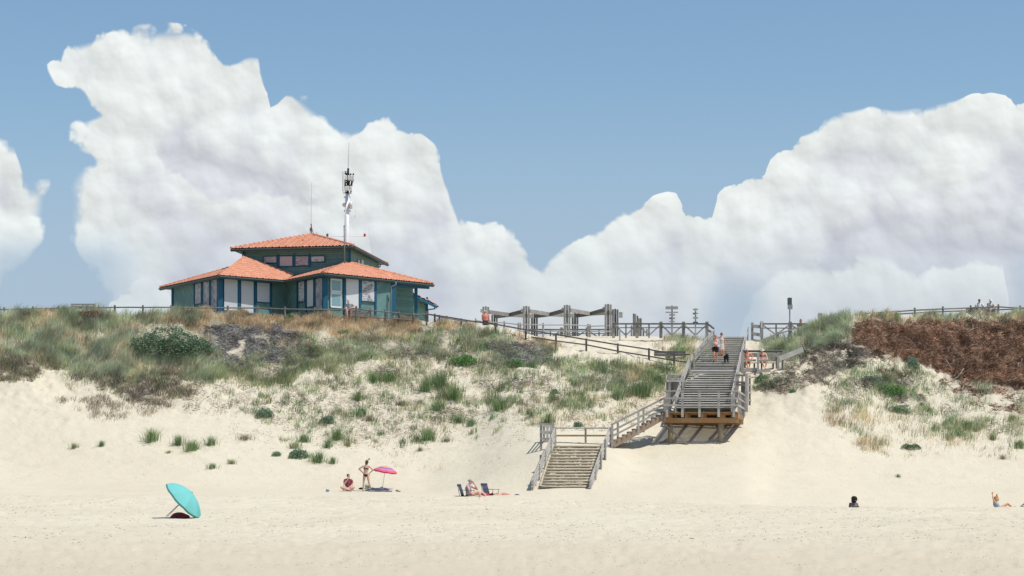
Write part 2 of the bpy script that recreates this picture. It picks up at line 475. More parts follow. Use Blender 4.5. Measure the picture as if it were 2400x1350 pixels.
def fbm(x, y, seed, octv=4):
    r = 0; a = 1.0
    for i in range(octv): r = r + a * vnoise(x * 2 ** i, y * 2 ** i, seed + i * 17); a *= 0.5
    return r

# measured profiles: (distance, height line in the photograph) per column, turned into metres
COLS = {
    -600: [(114, 1150), (118, 1132), (121, 1100), (125, 1040), (129, 950), (132, 882), (134.5, 830), (139, 742)],
    0: [(114, 1150), (118, 1132), (121, 1100), (125, 1040), (129, 950), (132, 882), (134.5, 830), (139, 738)],
    200: [(114, 1152), (118, 1135), (122, 1085), (126, 1010), (130, 925), (134, 850), (139, 737)],
    500: [(114, 1152), (118, 1140), (122, 1085), (126, 1010), (130, 930), (134, 855), (138.5, 755), (140, 741)],
    900: [(117, 1152), (121, 1110), (126, 1020), (130, 940), (134, 850), (138, 772), (140, 748)],
    1000: [(117, 1152), (121, 1110), (126, 1020), (130, 940), (134, 855), (138, 775), (140, 751)],
    1100: [(114, 1150), (118, 1120), (122, 1072), (126, 1012), (130, 945), (134, 862), (137, 795), (139.5, 766)],
    1200: [(113, 1146), (117, 1084), (119.5, 1060), (122, 1030), (126, 968), (130, 908), (134, 860), (137, 803), (139.5, 781), (150, 788)],
    1265: [(112.5, 1146), (117, 1060), (119.5, 1042), (122, 1012), (126, 962), (130, 903), (134, 855), (137, 812), (139, 795), (150, 788)],
    1300: [(112.3, 1144), (117, 1052), (119.5, 1042), (122, 1012), (126, 962), (130, 900), (134, 852), (137, 818), (139, 804), (150, 788)],
    1430: [(112.3, 1144), (117, 1055), (119.5, 1047), (122, 1020), (126, 965), (130, 905), (134, 853), (137, 828), (140, 816), (145, 800), (150, 788)],
    1500: [(112, 1148), (116, 1105), (119, 1075), (121, 1056), (124, 1015), (128, 955), (132, 900), (135, 852), (138, 838), (143, 815), (150, 788)],
    1600: [(112, 1150), (117, 1098), (121, 1050), (124, 1015), (127, 978), (130, 935), (133, 890), (136, 850), (139, 825), (143, 803), (150, 790)],
    1660: [(112, 1152), (117, 1096), (121.5, 1043), (125, 1007), (128, 960), (131, 893), (132.5, 866), (136, 826), (140, 797), (150, 800)],
    1720: [(112, 1152), (117, 1096), (121.5, 1043), (125, 1005), (128, 962), (131, 900), (132.5, 868), (136, 828), (140, 797), (150, 810)],
    1765: [(112, 1154), (117, 1100), (121, 1052), (124, 1015), (128, 965), (131, 920), (133, 885), (136, 848), (139, 815), (141, 799)],
    1800: [(114, 1150), (118, 1105), (121, 1062), (124, 1020), (128, 955), (131, 900), (132.6, 871), (135.5, 862), (138, 818), (141, 797)],
    1835: [(114, 1150), (118, 1108), (121, 1068), (124, 1022), (128, 955), (131, 895), (132.8, 868), (135.5, 850), (138, 806), (141, 790)],
    1880: [(114, 1152), (118, 1112), (122, 1052), (126, 985), (130, 905), (134, 848), (137, 806), (139, 776), (141, 764)],
    1950: [(114, 1155), (118, 1120), (122, 1055), (126, 985), (130, 905), (134, 842), (137, 790), (139.5, 753), (141, 748)],
    2010: [(114, 1158), (118, 1125), (122, 1060), (126, 990), (130, 910), (134, 835), (137, 775), (139.3, 740)],
    2150: [(114, 1160), (118, 1128), (122, 1066), (126, 1000), (130, 930), (134, 850), (137, 790), (139.5, 739)],
    2400: [(114, 1160), (118, 1128), (122, 1066), (126, 1000), (130, 930), (134, 850), (137, 790), (139.5, 735)],
    3000: [(114, 1160), (118, 1128), (122, 1066), (126, 1000), (130, 930), (134, 850), (137, 790), (139.5, 730)],
}
CREST = [(-600, 1163), (600, 1163.5), (1100, 1165), (1500, 1175), (1900, 1190), (2100, 1192), (2300, 1199), (3000, 1202)]
DIP = [(-600, 1160), (700, 1160), (900, 1161), (1060, 1170), (1200, 1171), (1500, 1180), (1900, 1204), (2100, 1208), (2300, 1209), (3000, 1209)]
dg = np.concatenate([np.array([1.5, 8, 15, 22, 28]), np.arange(32, 60, 1.0), np.arange(60, 100, 0.22), np.arange(100, 113, 0.2), np.arange(113, 142, 0.13), np.arange(142, 165, 0.5), np.array([170, 180, 200, 240, 320, 500, 900, 2000, 5000, 9000])])
pg = np.concatenate([np.array([-16000, -8000, -4000, -2500, -1600, -1100]), np.arange(-800, -60, 15), np.arange(-60, 2460, 4.5), np.arange(2460, 3220, 15), np.array([3500, 4000, 5000, 7000, 10000, 18000])]).astype(float)
cps = sorted(COLS); tab = []
for c in cps:
    a = [(1.5, -0.1), (20, 0.0), (42, 0.10), (60, 0.38), (83, 0.82), (95, 1.15)]
    a.append((103, EZ + (HY - np.interp(c, *zip(*CREST))) * 103 / F))
    a.append((109, EZ + (HY - np.interp(c, *zip(*DIP))) * 109 / F))
    a += [(d, EZ + (HY - y) * d / F) for d, y in COLS[c]]
    a += [(400, a[-1][1] + 0.2), (9000, a[-1][1] + 2)]
    dd, zz = zip(*a); tab.append(np.interp(dg, dd, zz))
tab = np.array(tab)
ZG = np.array([np.interp(pg, cps, tab[:, j]) for j in range(len(dg))]).T      # [px, d]
# soften creases
def smooth_axis(A, axis, k):
    ker = np.ones(2 * k + 1) / (2 * k + 1)
    return np.apply_along_axis(lambda v: np.convolve(np.pad(v, k, mode='edge'), ker, 'valid'), axis, A)
mid = (pg > -800) & (pg < 3200)
S = ZG.copy(); S[mid] = smooth_axis(S[mid], 0, 6)
j0, j1 = np.searchsorted(dg, 113), np.searchsorted(dg, 141)
S[:, j0:j1] = smooth_axis(S, 1, 3)[:, j0:j1]
ZG = S
PX, DD = np.meshgrid(pg, dg, indexing='ij'); XX = (PX - 1200) * DD / F
# roughness: wind ripples and footprints on the beach, hummocks on the dune
beach = np.clip((112 - DD) / 8, 0, 1) * np.clip((DD - 20) / 30, 0, 1)
face = np.clip((DD - 117) / 6, 0, 1) * np.clip((150 - DD) / 8, 0, 1)
YS0 = HY - (ZG - EZ) * F / DD
high = np.clip((1010 - YS0) / 120, 0, 1)
stair = np.clip(1 - np.abs(PX - 1680) / 110, 0, 1) + np.clip(1 - np.abs(PX - 1350) / 110, 0, 1) * (DD < 121)
stair = np.clip(stair * 1.6, 0, 1)
amp = face * (0.10 + high * 0.90) * (1 - 0.85 * stair)
brown = np.clip((PX - 1990) / 40, 0, 1) * np.clip((905 + (PX - 2000) * .03 - YS0) / 25, 0, 1) * np.clip((141 - DD) / 2, 0, 1)
ZG = ZG + beach * (fbm(XX * 0.35, DD * 0.35, 3) * 0.10 + fbm(XX * 1.6, DD * 1.6, 5, 3) * 0.05 + np.minimum(0, fbm(XX * 3.0, DD * 1.6, 8, 2) + 0.12) * 0.11)
ZG = ZG + amp * (fbm(XX * 0.33, DD * 0.33, 11) * 0.50 + fbm(XX * 1.4, DD * 1.4, 12) * 0.26 + fbm(XX * 4.5, DD * 4.5, 14, 2) * 0.10) + face * fbm(XX * 2.2, DD * 2.2, 19, 3) * 0.05
ZG = ZG + brown * (np.abs(fbm(XX * 0.9, DD * 0.9, 21)) * 0.8 + fbm(XX * 3.0, DD * 3.0, 22, 3) * 0.25)
# undercut sandy scarp at the left and the eroded ledges
led = np.clip(1 - np.abs(PX - 1905) / 90, 0, 1) * np.clip(1 - np.abs(YS0 - 845) / 50, 0, 1)
ZG = ZG + led * fbm(XX * 1.1, DD * 1.1, 31) * 1.0

def ground(px, d):
    i = min(max(np.searchsorted(pg, px) - 1, 0), len(pg) - 2); j = min(max(np.searchsorted(dg, d) - 1, 0), len(dg) - 2)
    a = (px - pg[i]) / (pg[i + 1] - pg[i]); b = (d - dg[j]) / (dg[j + 1] - dg[j])
    return float((ZG[i, j] * (1 - a) + ZG[i + 1, j] * a) * (1 - b) + (ZG[i, j + 1] * (1 - a) + ZG[i + 1, j + 1] * a) * b)
def G(px, d, up=0.0): return Vector((Xp(px, d), d, ground(px, d) + up))
def gxy(x, y): return ground(1200 + x * F / y, y)

YS = HY - (ZG - EZ) * F / DD
RUN = np.minimum.accumulate(YS[:, j0 - 60:np.searchsorted(dg, 160)], axis=1); DR = dg[j0 - 60:np.searchsorted(dg, 160)]
def depth_at(px, y):
    """distance at which the ground shows at photo height y in column px (None above the skyline)"""
    i = int(np.clip(np.searchsorted(pg, px), 0, len(pg) - 1)); r = RUN[i]
    k = np.searchsorted(-r, -y)
    if k >= len(r) or k == 0: return None
    a = (r[k - 1] - y) / max(r[k - 1] - r[k], 1e-6)
    return float(DR[k - 1] + (DR[k] - DR[k - 1]) * min(max(a, 0), 1))

# vegetation masks on the sand sheet (where roots and litter stain the sand)
def poly_mask(PXa, Ya, poly):
    ins = np.zeros(PXa.shape, bool); k = len(poly)
    for i in range(k):
        x0, y0 = poly[i]; x1, y1 = poly[(i + 1) % k]
        if y0 == y1: continue
        c = ((y0 > Ya) != (y1 > Ya)) & (PXa < (x1 - x0) * (Ya - y0) / (y1 - y0) + x0)
        ins ^= c
    return ins
R_MARRAM = [(-60, 722), (390, 722), (500, 758), (490, 800), (520, 868), (480, 895), (380, 880), (300, 892), (200, 880), (110, 850), (-60, 842)]
R_SCARP = [(-60, 838), (120, 842), (240, 880), (380, 880), (480, 890), (470, 930), (330, 950), (220, 900), (120, 865), (60, 895), (-60, 890)]
R_STRAW = [(380, 722), (700, 728), (1010, 735), (1130, 765), (1080, 782), (960, 792), (820, 795), (700, 780), (640, 768), (540, 764), (450, 770)]
R_GREY1 = [(485, 764), (650, 768), (740, 800), (720, 845), (610, 858), (520, 868), (480, 835)]
R_SAGE = [(680, 785), (820, 795), (960, 792), (1100, 772), (1240, 800), (1300, 820), (1260, 850), (1130, 855), (1000, 838), (880, 840), (760, 860), (640, 880), (560, 880), (600, 830)]
R_GREY2 = [(1140, 800), (1260, 800), (1290, 830), (1240, 860), (1150, 855)]
R_MID = [(560, 870), (760, 850), (1000, 836), (1260, 850), (1420, 850), (1560, 860), (1560, 960), (1440, 1010), (1240, 1000), (1180, 960), (1050, 1020), (840, 1050), (560, 980), (430, 960), (440, 905)]
R_EDGE = [(1255, 825), (1400, 845), (1560, 850), (1575, 930), (1440, 925), (1300, 880)]
R_RSLOPE = [(1775, 815), (1810, 790), (1870, 764), (2010, 738), (1995, 770), (1975, 800), (1900, 822), (1850, 845), (1800, 840)]
R_BROWN = [(2040, 750), (2200, 755), (2460, 753), (2460, 925), (2330, 900), (2240, 885), (2150, 852), (2090, 832), (2040, 822), (2000, 806), (1985, 785), (2002, 762)]
R_RFRINGE = [(2005, 730), (2460, 724), (2460, 752), (2005, 756)]
R_ERODE = [(1850, 835), (1920, 800), (1990, 795), (2050, 850), (2100, 900), (2030, 940), (1930, 900), (1850, 920), (1790, 920), (1790, 890)]
R_RMID = [(1960, 880), (2060, 850), (2200, 880), (2460, 925), (2460, 1040), (2200, 1000), (2050, 950), (1930, 960)]
R_RLOW = [(1930, 960), (2080, 940), (2460, 1000), (2460, 1100), (2250, 1060), (2080, 1075), (1990, 1040)]
R_LFT_STAIR = [(1590, 790), (1662, 785), (1640, 860), (1600, 905), (1568, 900), (1560, 850)]
R_FAR = [(1560, 776), (1665, 776), (1665, 800), (1560, 798)]
dense = np.zeros(PX.shape); sparse = np.zeros(PX.shape)
for r in (R_MARRAM, R_STRAW, R_SAGE, R_RSLOPE, R_GREY1, R_GREY2): dense = np.maximum(dense, poly_mask(PX, YS, r))
for r in (R_SCARP, R_MID, R_EDGE, R_ERODE, R_RMID): sparse = np.maximum(sparse, poly_mask(PX, YS, r))
okd = (DD > 112) & (DD < 142)
wob = fbm(XX * .8, DD * .8, 71); dense = np.where(okd, dense, 0) * (wob > -0.25); sparse = np.where(okd, np.maximum(sparse, dense), 0) * np.clip(fbm(XX * .5, DD * .5, 72) * 3 + .8, 0, 1)
dense = smooth_axis(smooth_axis(dense, 0, 3), 1, 3); sparse = smooth_axis(smooth_axis(sparse, 0, 5), 1, 5)
nd_, np_ = len(dg), len(pg)
me = bpy.data.meshes.new('sand_ground')
vv = np.stack([XX, DD, ZG], -1).reshape(-1, 3)
ii = np.arange(np_ * nd_).reshape(np_, nd_)
ff = np.stack([ii[:-1, :-1], ii[1:, :-1], ii[1:, 1:], ii[:-1, 1:]], -1).reshape(-1, 4)
me.vertices.add(len(vv)); me.vertices.foreach_set('co', vv.ravel())
me.loops.add(len(ff) * 4); me.loops.foreach_set('vertex_index', ff.ravel())
me.polygons.add(len(ff)); me.polygons.foreach_set('loop_start', np.arange(0, len(ff) * 4, 4))
me.polygons.foreach_set('use_smooth', np.ones(len(ff), bool)); me.update()
brn = smooth_axis(smooth_axis(np.where(okd, poly_mask(PX + fbm(XX, DD, 91) * 26, YS + fbm(XX, DD, 92) * 16, R_BROWN), 0).astype(float), 0, 3), 1, 3)
for nm, arr in (('veg', dense), ('litter', sparse), ('brown', brn)):
    a = me.attributes.new(nm, 'FLOAT', 'POINT'); a.data.foreach_set('value', arr.ravel().astype(np.float32))
gnd = link(me, 'ground', sand_mat()); props(gnd, 'pale sand beach rising into the grassy dune', 'ground', kind='structure')


# ------------------------------------------------------------------ blades, twigs and leaves
class Field:
    def __init__(s): s.V = []; s.Fq = []; s.Ft = []; s.C = []; s.k = 0
    def blades(s, P, h, w, cols, lean=0.35, wind=(0.25, 0.0), fan=0.0):
        """P: (n,3) base points; h: heights; each blade = one quad + one tip triangle, bent"""
        m = len(P)
        if m == 0: return
        a = rng.uniform(0, math.pi, m); wd = np.stack([np.cos(a), np.sin(a) * 0.5, np.zeros(m)], -1)
        ln = rng.normal(0, lean, (m, 2)) + np.array(wind) + P[:, :2] * fan
        big = 1 + 0.75 * fbm(P[:, 0] * .8, P[:, 1] * 1.5, 401, 3) if fan == 0 else np.ones(m)
        h = (np.broadcast_to(h, m) * big)[:, None]; w = np.broadcast_to(w, m)[:, None]
        up = np.concatenate([ln * 0.35, np.ones((m, 1))], 1) * h * 0.55
        tp = np.concatenate([ln * 1.0, np.ones((m, 1)) * 0.92], 1) * h
        v = np.stack([P - wd * w, P + wd * w, P + up + wd * w * 0.75, P + up - wd * w * 0.75, P + tp], 1)
        s.V.append(v.reshape(-1, 3)); b = s.k + np.arange(m)[:, None] * 5
        s.Fq.append(b + np.array([0, 1, 2, 3])); s.Ft.append(b + np.array([3, 2, 4])); s.k += m * 5
        k_ = rng.integers(0, len(cols), m)
        if fan == 0: pn = fbm(P[:, 0] * .7, P[:, 1] * 1.3, 402, 3); k_ = np.where(rng.uniform(0, 1, m) < .6, np.clip(((pn + .75) / 1.5 * len(cols)).astype(int), 0, len(cols) - 1), k_)
        c = np.array(cols)[k_] * rng.uniform(0.75, 1.25, (m, 1))
        if fan == 0: c = c * np.clip(1 + 0.85 * fbm(P[:, 0] * 1.1, P[:, 1] * 2.2, 403, 3), .6, 1.55)[:, None]
        c5 = np.repeat(c[:, None, :], 5, 1)
        s.C.append(c5.reshape(-1, 3))
    def sticks(s, P, L, w, cols, up=0.25):
        m = len(P)
        if m == 0: return
        a = rng.uniform(0, 2 * math.pi, m)
        d = np.stack([np.cos(a), np.sin(a) * 0.7, rng.normal(0, up, m)], -1) * np.broadcast_to(L, m)[:, None]
        a2 = a + math.pi / 2
        wd = np.stack([np.cos(a2) * 0.5, np.sin(a2) * 0.5, np.ones(m)], -1); wd *= np.broadcast_to(w, m)[:, None] / 1.2
        kink = rng.normal(0, 0.18, (m, 3)) * np.broadcast_to(L, m)[:, None]
        v = np.stack([P - wd, P + wd, P + d * .5 + kink + wd, P + d * .5 + kink - wd, P + d], 1)
        s.V.append(v.reshape(-1, 3)); b = s.k + np.arange(m)[:, None] * 5
        s.Fq.append(b + np.array([0, 1, 2, 3])); s.Ft.append(b + np.array([3, 2, 4])); s.k += m * 5
        c = np.array(cols)[rng.integers(0, len(cols), m)] * rng.uniform(0.65, 1.35, (m, 1)) * np.clip(1 + 1.0 * fbm(P[:, 0] * .9, P[:, 1] * 1.8, 404, 4), .35, 1.6)[:, None]
        s.C.append(np.repeat(c[:, None, :], 5, 1).reshape(-1, 3))
    def leaves(s, P, r, cols, nrm=None):
        m = len(P)
        if m == 0: return
        a = rng.normal(0, 1, (m, 3)); a /= np.linalg.norm(a, axis=1)[:, None]
        if nrm is not None: a = a * 0.9 + nrm; a /= np.linalg.norm(a, axis=1)[:, None]
        t = np.cross(a, rng.normal(0, 1, (m, 3))); t /= np.linalg.norm(t, axis=1)[:, None]; u = np.cross(a, t)
        r = np.broadcast_to(r, m)[:, None]
        v = np.stack([P - t * r, P - u * r * .5, P + t * r, P + u * r * .5, P + t * r * 1.05], 1)
        s.V.append(v.reshape(-1, 3)); b = s.k + np.arange(m)[:, None] * 5
        s.Fq.append(b + np.array([0, 1, 2, 3])); s.k += m * 5
        c = np.array(cols)[rng.integers(0, len(cols), m)] * rng.uniform(0.65, 1.35, (m, 1))
        s.C.append(np.repeat(c[:, None, :], 5, 1).reshape(-1, 3))
    def mesh(s, name):
        V = np.concatenate(s.V); Cc = np.clip(np.concatenate(s.C), 0, 1)
        q = np.concatenate(s.Fq) if s.Fq else np.zeros((0, 4), int); t = np.concatenate(s.Ft) if s.Ft else np.zeros((0, 3), int)
        me = bpy.data.meshes.new(name)
        me.vertices.add(len(V)); me.vertices.foreach_set('co', V.ravel())
        me.loops.add(len(q) * 4 + len(t) * 3); me.loops.foreach_set('vertex_index', np.concatenate([q.ravel(), t.ravel()]))
        me.polygons.add(len(q) + len(t))
        me.polygons.foreach_set('loop_start', np.concatenate([np.arange(len(q)) * 4, len(q) * 4 + np.arange(len(t)) * 3]))
        me.update()
        a = me.attributes.new('Col', 'FLOAT_COLOR', 'POINT')
        a.data.foreach_set('color', np.concatenate([Cc, np.ones((len(Cc), 1))], 1).ravel().astype(np.float32))
        return me
    def build(s, name, m, parent=None): return link(s.mesh(name), name, m, parent)

MG = veg_mat('grass_blades', 0.7, 0.42); MT = veg_mat('dry_litter', 0.9, 0.05); ML = veg_mat('shrub_leaves', 0.6, 0.25)
SAGE = [(0.30, 0.34, 0.19), (0.39, 0.45, 0.27), (0.48, 0.52, 0.34), (0.46, 0.52, 0.38), (0.57, 0.58, 0.40), (0.66, 0.61, 0.42)]
GREEN = [(0.18, 0.32, 0.13), (0.25, 0.38, 0.17), (0.15, 0.25, 0.11), (0.34, 0.42, 0.21), (0.44, 0.42, 0.24)]
STRAW = [(0.74, 0.56, 0.36), (0.80, 0.63, 0.42), (0.62, 0.45, 0.28), (0.48, 0.37, 0.23), (0.84, 0.72, 0.52)]
DRY = [(0.38, 0.31, 0.23), (0.28, 0.23, 0.17), (0.48, 0.42, 0.33), (0.20, 0.155, 0.11)]
GREYT = [(0.31, 0.29, 0.28), (0.23, 0.21, 0.205), (0.42, 0.395, 0.38), (0.14, 0.125, 0.12)]
BROWN = [(0.29, 0.145, 0.088), (0.38, 0.205, 0.125), (0.20, 0.095, 0.06), (0.50, 0.33, 0.22), (0.12, 0.058, 0.038), (0.34, 0.175, 0.105), (0.30, 0.22, 0.16), (0.20, 0.15, 0.12)]

def sample(poly, m, clump=0.0, scale=28.0, seed=1, spread=0.0):
    xs = [p[0] for p in poly]; ys = [p[1] for p in poly]; out = []
    tries = 0
    while len(out) < m and tries < 40:
        tries += 1
        px = rng.uniform(min(xs), max(xs), m * 2); y = rng.uniform(min(ys), max(ys), m * 2)
        ok = poly_mask(px + fbm(px / 22, y / 14, seed + 5, 3) * 34 * min(1, (max(xs) - min(xs)) / 200), y + fbm(px / 26, y / 16, seed + 9, 3) * 20 * min(1, (max(ys) - min(ys)) / 60), poly)
        if clump > 0:
            nz = fbm(px / scale, y / (scale * .6), seed, 3) + 0.5
            ok &= rng.uniform(0, 1, m * 2) < np.clip((nz - clump) * 4, 0, 1)
        if seed != 999: ok &= ((px - 398) / 84) ** 2 + ((y - 800) / 36) ** 2 > 1
        for a, b in zip(px[ok], y[ok]):
            out.append((a, b))
            if len(out) >= m: break
    pts = []
    for a, b in out:
        d = depth_at(a, b)
        if d is None or d > 155: continue
        pts.append((Xp(a, d), d, ground(a, d)))
    return np.array(pts).reshape(-1, 3)

def tufted(P, k, r):
    """k blades around every base point, spread r"""
    Q = np.repeat(P, k, 0); o = rng.normal(0, r, (len(Q), 2)); Q = Q.copy(); Q[:, :2] += o
    Q[:, 2] = [gxy(x, y) - 0.03 for x, y, z in Q]
    return Q

f = Field()                                       # pale marram grass masses
P = tufted(sample(R_MARRAM, 2300, 0.22, 40, 3), 14, 0.22); f.blades(P, rng.uniform(.32, .78, len(P)), .013, SAGE, .22, (.22, 0))
P = tufted(sample(R_MARRAM, 800, 0.36, 50, 4), 10, 0.2); f.blades(P, rng.uniform(.3, .6, len(P)), .013, STRAW + SAGE[5:], .25, (.2, 0))
P = tufted(sample(R_SAGE, 1500, 0.28, 40, 5), 12, 0.2); f.blades(P, rng.uniform(.22, .5, len(P)), .013, SAGE + GREEN[:2] + STRAW[2:4] + GREYT[:1], .36, (.12, 0))
P = tufted(sample(R_EDGE, 420, 0.38, 34, 6), 12, 0.18); f.blades(P, rng.uniform(.22, .5, len(P)), .012, SAGE + GREEN, .28, (.1, 0))
P = tufted(sample(R_MID, 620, 0.44, 34, 7), 11, 0.13); f.blades(P, rng.uniform(.2, .45, len(P)), .012, SAGE + GREEN + DRY, .35, (.1, 0))
P = tufted(sample(R_RSLOPE, 1000, 0.15, 40, 8), 14, 0.2); f.blades(P, rng.uniform(.3, .65, len(P)), .013, SAGE[:5] + GREEN[3:], .2, (-.2, 0))
P = tufted(sample(R_RFRINGE, 950, 0.15, 40, 9), 12, 0.2); f.blades(P, rng.uniform(.22, .48, len(P)), .012, SAGE + STRAW[:1] + GREEN[:2], .25)
P = tufted(sample(R_RMID, 520, 0.38, 36, 10), 12, 0.17); f.blades(P, rng.uniform(.22, .5, len(P)), .012, SAGE + GREEN, .3)
P = tufted(sample(R_RLOW, 330, 0.42, 30, 11), 7, 0.16); f.blades(P, rng.uniform(.2, .5, len(P)), .010, GREEN[2:] + STRAW[:2] + SAGE[:2], .16)
P = tufted(sample([(1975, 955), (2010, 950), (2060, 1000), (2080, 1045), (2030, 1060), (1990, 1010), (1925, 990), (1925, 965)], 170, 0.2, 30, 12), 8, 0.15)
f.blades(P, rng.uniform(.3, .6, len(P)), .010, GREEN[2:] + STRAW[:3], .14)
P = tufted(sample(R_LFT_STAIR, 420, 0.2, 40, 13), 11, 0.15); f.blades(P, rng.uniform(.22, .45, len(P)), .011, SAGE + STRAW[:2] + GREEN, .25)
P = tufted(sample(R_FAR, 300, 0.2, 40, 14), 11, 0.2); f.blades(P, rng.uniform(.2, .42, len(P)), .013, SAGE + STRAW[:2], .25)
P = tufted(sample(R_ERODE, 160, 0.4, 30, 15), 10, 0.15); f.blades(P, rng.uniform(.2, .4, len(P)), .012, SAGE + DRY, .4)
for (cx, cy, rx, ry, m) in ((1490, 910, 62, 26, 150), (1340, 945, 55, 25, 110), (1180, 930, 45, 30, 80), (1040, 925, 45, 18, 60), (2235, 1015, 50, 22, 90), (2100, 905, 60, 25, 110), (1420, 870, 60, 14, 90), (1540, 880, 30, 26, 80)):
    pol = [(cx + rx * math.cos(t), cy + ry * math.sin(t)) for t in np.linspace(0, 6.28, 16)[:-1]]
    P = tufted(sample(pol, m, 0.3, 22, int(cx)), 11, 0.14); f.blades(P, rng.uniform(.25, .6, len(P)), .012, GREEN + SAGE[:3], .22, (.08, 0))
P = tufted(sample([(560, 900), (1250, 860), (1560, 900), (1440, 1000), (1180, 1020), (900, 1050), (640, 1030)], 190, 0.3, 60, 16), 22, 0.13); f.blades(P, rng.uniform(.2, .48, len(P)), .013, GREEN + SAGE[:2], .36, (.08, 0))
props(f.build('marram_grass', MG), 'pale green marram grass covering the upper dune', 'grass', kind='stuff')

f = Field()
R_OLIVE = [(480, 862), (640, 848), (770, 812), (820, 845), (770, 882), (640, 902), (490, 906)]
OLIVE = [(0.28, 0.31, 0.16), (0.36, 0.40, 0.21), (0.42, 0.44, 0.26), (0.50, 0.50, 0.32)]
P = tufted(sample(R_OLIVE, 520, 0.3, 34, 17), 12, 0.17); f.blades(P, rng.uniform(.28, .6, len(P)), .012, OLIVE, .35, (.12, 0))
P = tufted(sample([(780, 840), (1000, 832), (1250, 850), (1250, 880), (900, 900), (760, 890)], 300, 0.42, 34, 18), 11, 0.15); f.blades(P, rng.uniform(.22, .45, len(P)), .012, OLIVE + DRY[:1], .35, (.12, 0))
P = tufted(sample(R_SCARP, 260, 0.42, 34, 19), 12, 0.15); f.blades(P, rng.uniform(.2, .45, len(P)), .012, OLIVE, .5, (.12, 0))
props(f.build('olive_grass', MG), 'olive-green grass along the lower edge of the dune vegetation', 'grass', kind='stuff')

f = Field()                                       # straw-coloured grass
P = tufted(sample(R_STRAW, 2900, 0.1, 50, 21), 11, 0.2); f.blades(P, rng.uniform(.2, .45, len(P)), .012, STRAW, .22, (.1, 0))
P = tufted(sample([(-60, 722), (500, 722), (500, 756), (-60, 756)], 700, 0.35, 60, 22), 10, 0.2); f.blades(P, rng.uniform(.22, .42, len(P)), .012, STRAW, .25)
for cx, cy, rx, ry, m in ((682, 812, 30, 18, 60), (1275, 808, 50, 12, 130), (1215, 790, 20, 8, 30), (1560, 820, 30, 20, 20)):
    pol = [(cx + rx * math.cos(t), cy + ry * math.sin(t)) for t in np.linspace(0, 6.28, 16)[:-1]]
    P = tufted(sample(pol, m, 0), 11, 0.14); f.blades(P, rng.uniform(.2, .4, len(P)), .011, STRAW, .3)
P = tufted(sample(R_MID, 650, 0.46, 26, 23), 7, 0.12); f.blades(P, rng.uniform(.15, .35, len(P)), .009, STRAW + DRY, .4)
P = tufted(sample([(1200, 880), (1560, 870), (1560, 960), (1440, 1010), (1240, 1000)], 420, 0.4, 30, 24), 7, 0.14); f.blades(P, rng.uniform(.15, .35, len(P)), .009, STRAW, .3)
P = tufted(sample([(1440, 860), (1545, 855), (1560, 890), (1460, 895)], 260, 0.2, 30, 25), 9, 0.14); f.blades(P, rng.uniform(.15, .35, len(P)), .010, STRAW, .4)
P = tufted(sample([(830, 1060), (1120, 1040), (1200, 1090), (1000, 1110)], 70, 0.4, 30, 26), 4, 0.1); f.blades(P, rng.uniform(.1, .25, len(P)), .008, STRAW, .5)
P = tufted(sample(R_RLOW, 260, 0.45, 30, 27), 5, 0.12); f.blades(P, rng.uniform(.12, .3, len(P)), .008, STRAW + DRY, .3)
props(f.build('straw_grass', MG), 'tan dried grass along the top of the dune', 'dry grass', kind='stuff')

f = Field()                                       # dead stems and brown scrub hanging over the sand
P = tufted(sample(R_SCARP, 850, 0.36, 26, 31), 13, 0.15); f.blades(P, rng.uniform(.15, .45, len(P)), .012, DRY + [(0.2, 0.22, 0.13), (0.13, 0.15, 0.09)], .7)
P = sample(R_SCARP, 11000, 0.34, 20, 32); f.sticks(P, rng.uniform(.08, .3, len(P)), .012, DRY)
P = tufted(sample([(130, 870), (230, 885), (330, 950), (400, 930), (400, 960), (240, 985), (160, 960)], 240, 0.45, 22, 33), 12, 0.14); f.blades(P, rng.uniform(.15, .4, len(P)), .012, DRY, .7)
for R, m, sd, cc in ((R_MID, 13000, 34, DRY + GREYT[3:]), (R_EDGE, 4500, 35, DRY + GREYT[3:]), (R_ERODE, 11000, 36, DRY[1:] + GREYT[3:]), (R_RMID, 7000, 37, DRY), (R_SAGE, 9000, 38, GREYT + DRY), (R_MARRAM, 2500, 39, DRY)):
    P = sample(R, m, 0.42, 24, sd); f.sticks(P, rng.uniform(.06, .26, len(P)), .011, cc)
for R, m, sd in ((R_GREY1, 15000, 40), (R_GREY2, 5000, 41)):
    P = sample(R, m, 0.05, 30, sd); P[:, 2] += rng.uniform(0, .12, len(P)); f.sticks(P, rng.uniform(.12, .4, len(P)), .014, GREYT, .3)
for cx, cy, rx, ry, m in ((960, 830, 60, 14, 900), (330, 925, 30, 24, 900), (1240, 900, 60, 20, 500), (1050, 975, 70, 22, 600), (905, 870, 30, 14, 300), (700, 940, 55, 18, 400), (1170, 905, 60, 12, 300), (1430, 895, 45, 9, 500), (1900, 830, 50, 14, 1500), (1975, 850, 40, 24, 1700), (1810, 905, 45, 22, 1300), (1890, 885, 55, 16, 1500), (1950, 812, 40, 12, 1300), (2020, 830, 40, 14, 1300), (1930, 868, 40, 16, 1500), (2080, 900, 60, 14, 1200), (2130, 935, 40, 12, 700)):
    pol = [(cx + rx * math.cos(t), cy + ry * math.sin(t)) for t in np.linspace(0, 6.28, 16)[:-1]]
    P = sample(pol, m, 0.25, 16, int(cx)); P[:, 2] += rng.uniform(0, .14, len(P)); f.sticks(P, rng.uniform(.08, .35, len(P)), .013, (GREYT + DRY) if cx < 1700 else (DRY + GREYT[:2] + GREYT[3:] + [(.16, .11, .075)]), .4)
P = sample([(430, 960), (1250, 900), (1250, 1040), (900, 1060), (560, 1060)], 4500, 0.42, 26, 44); f.sticks(P, rng.uniform(.04, .16, len(P)), .010, DRY)
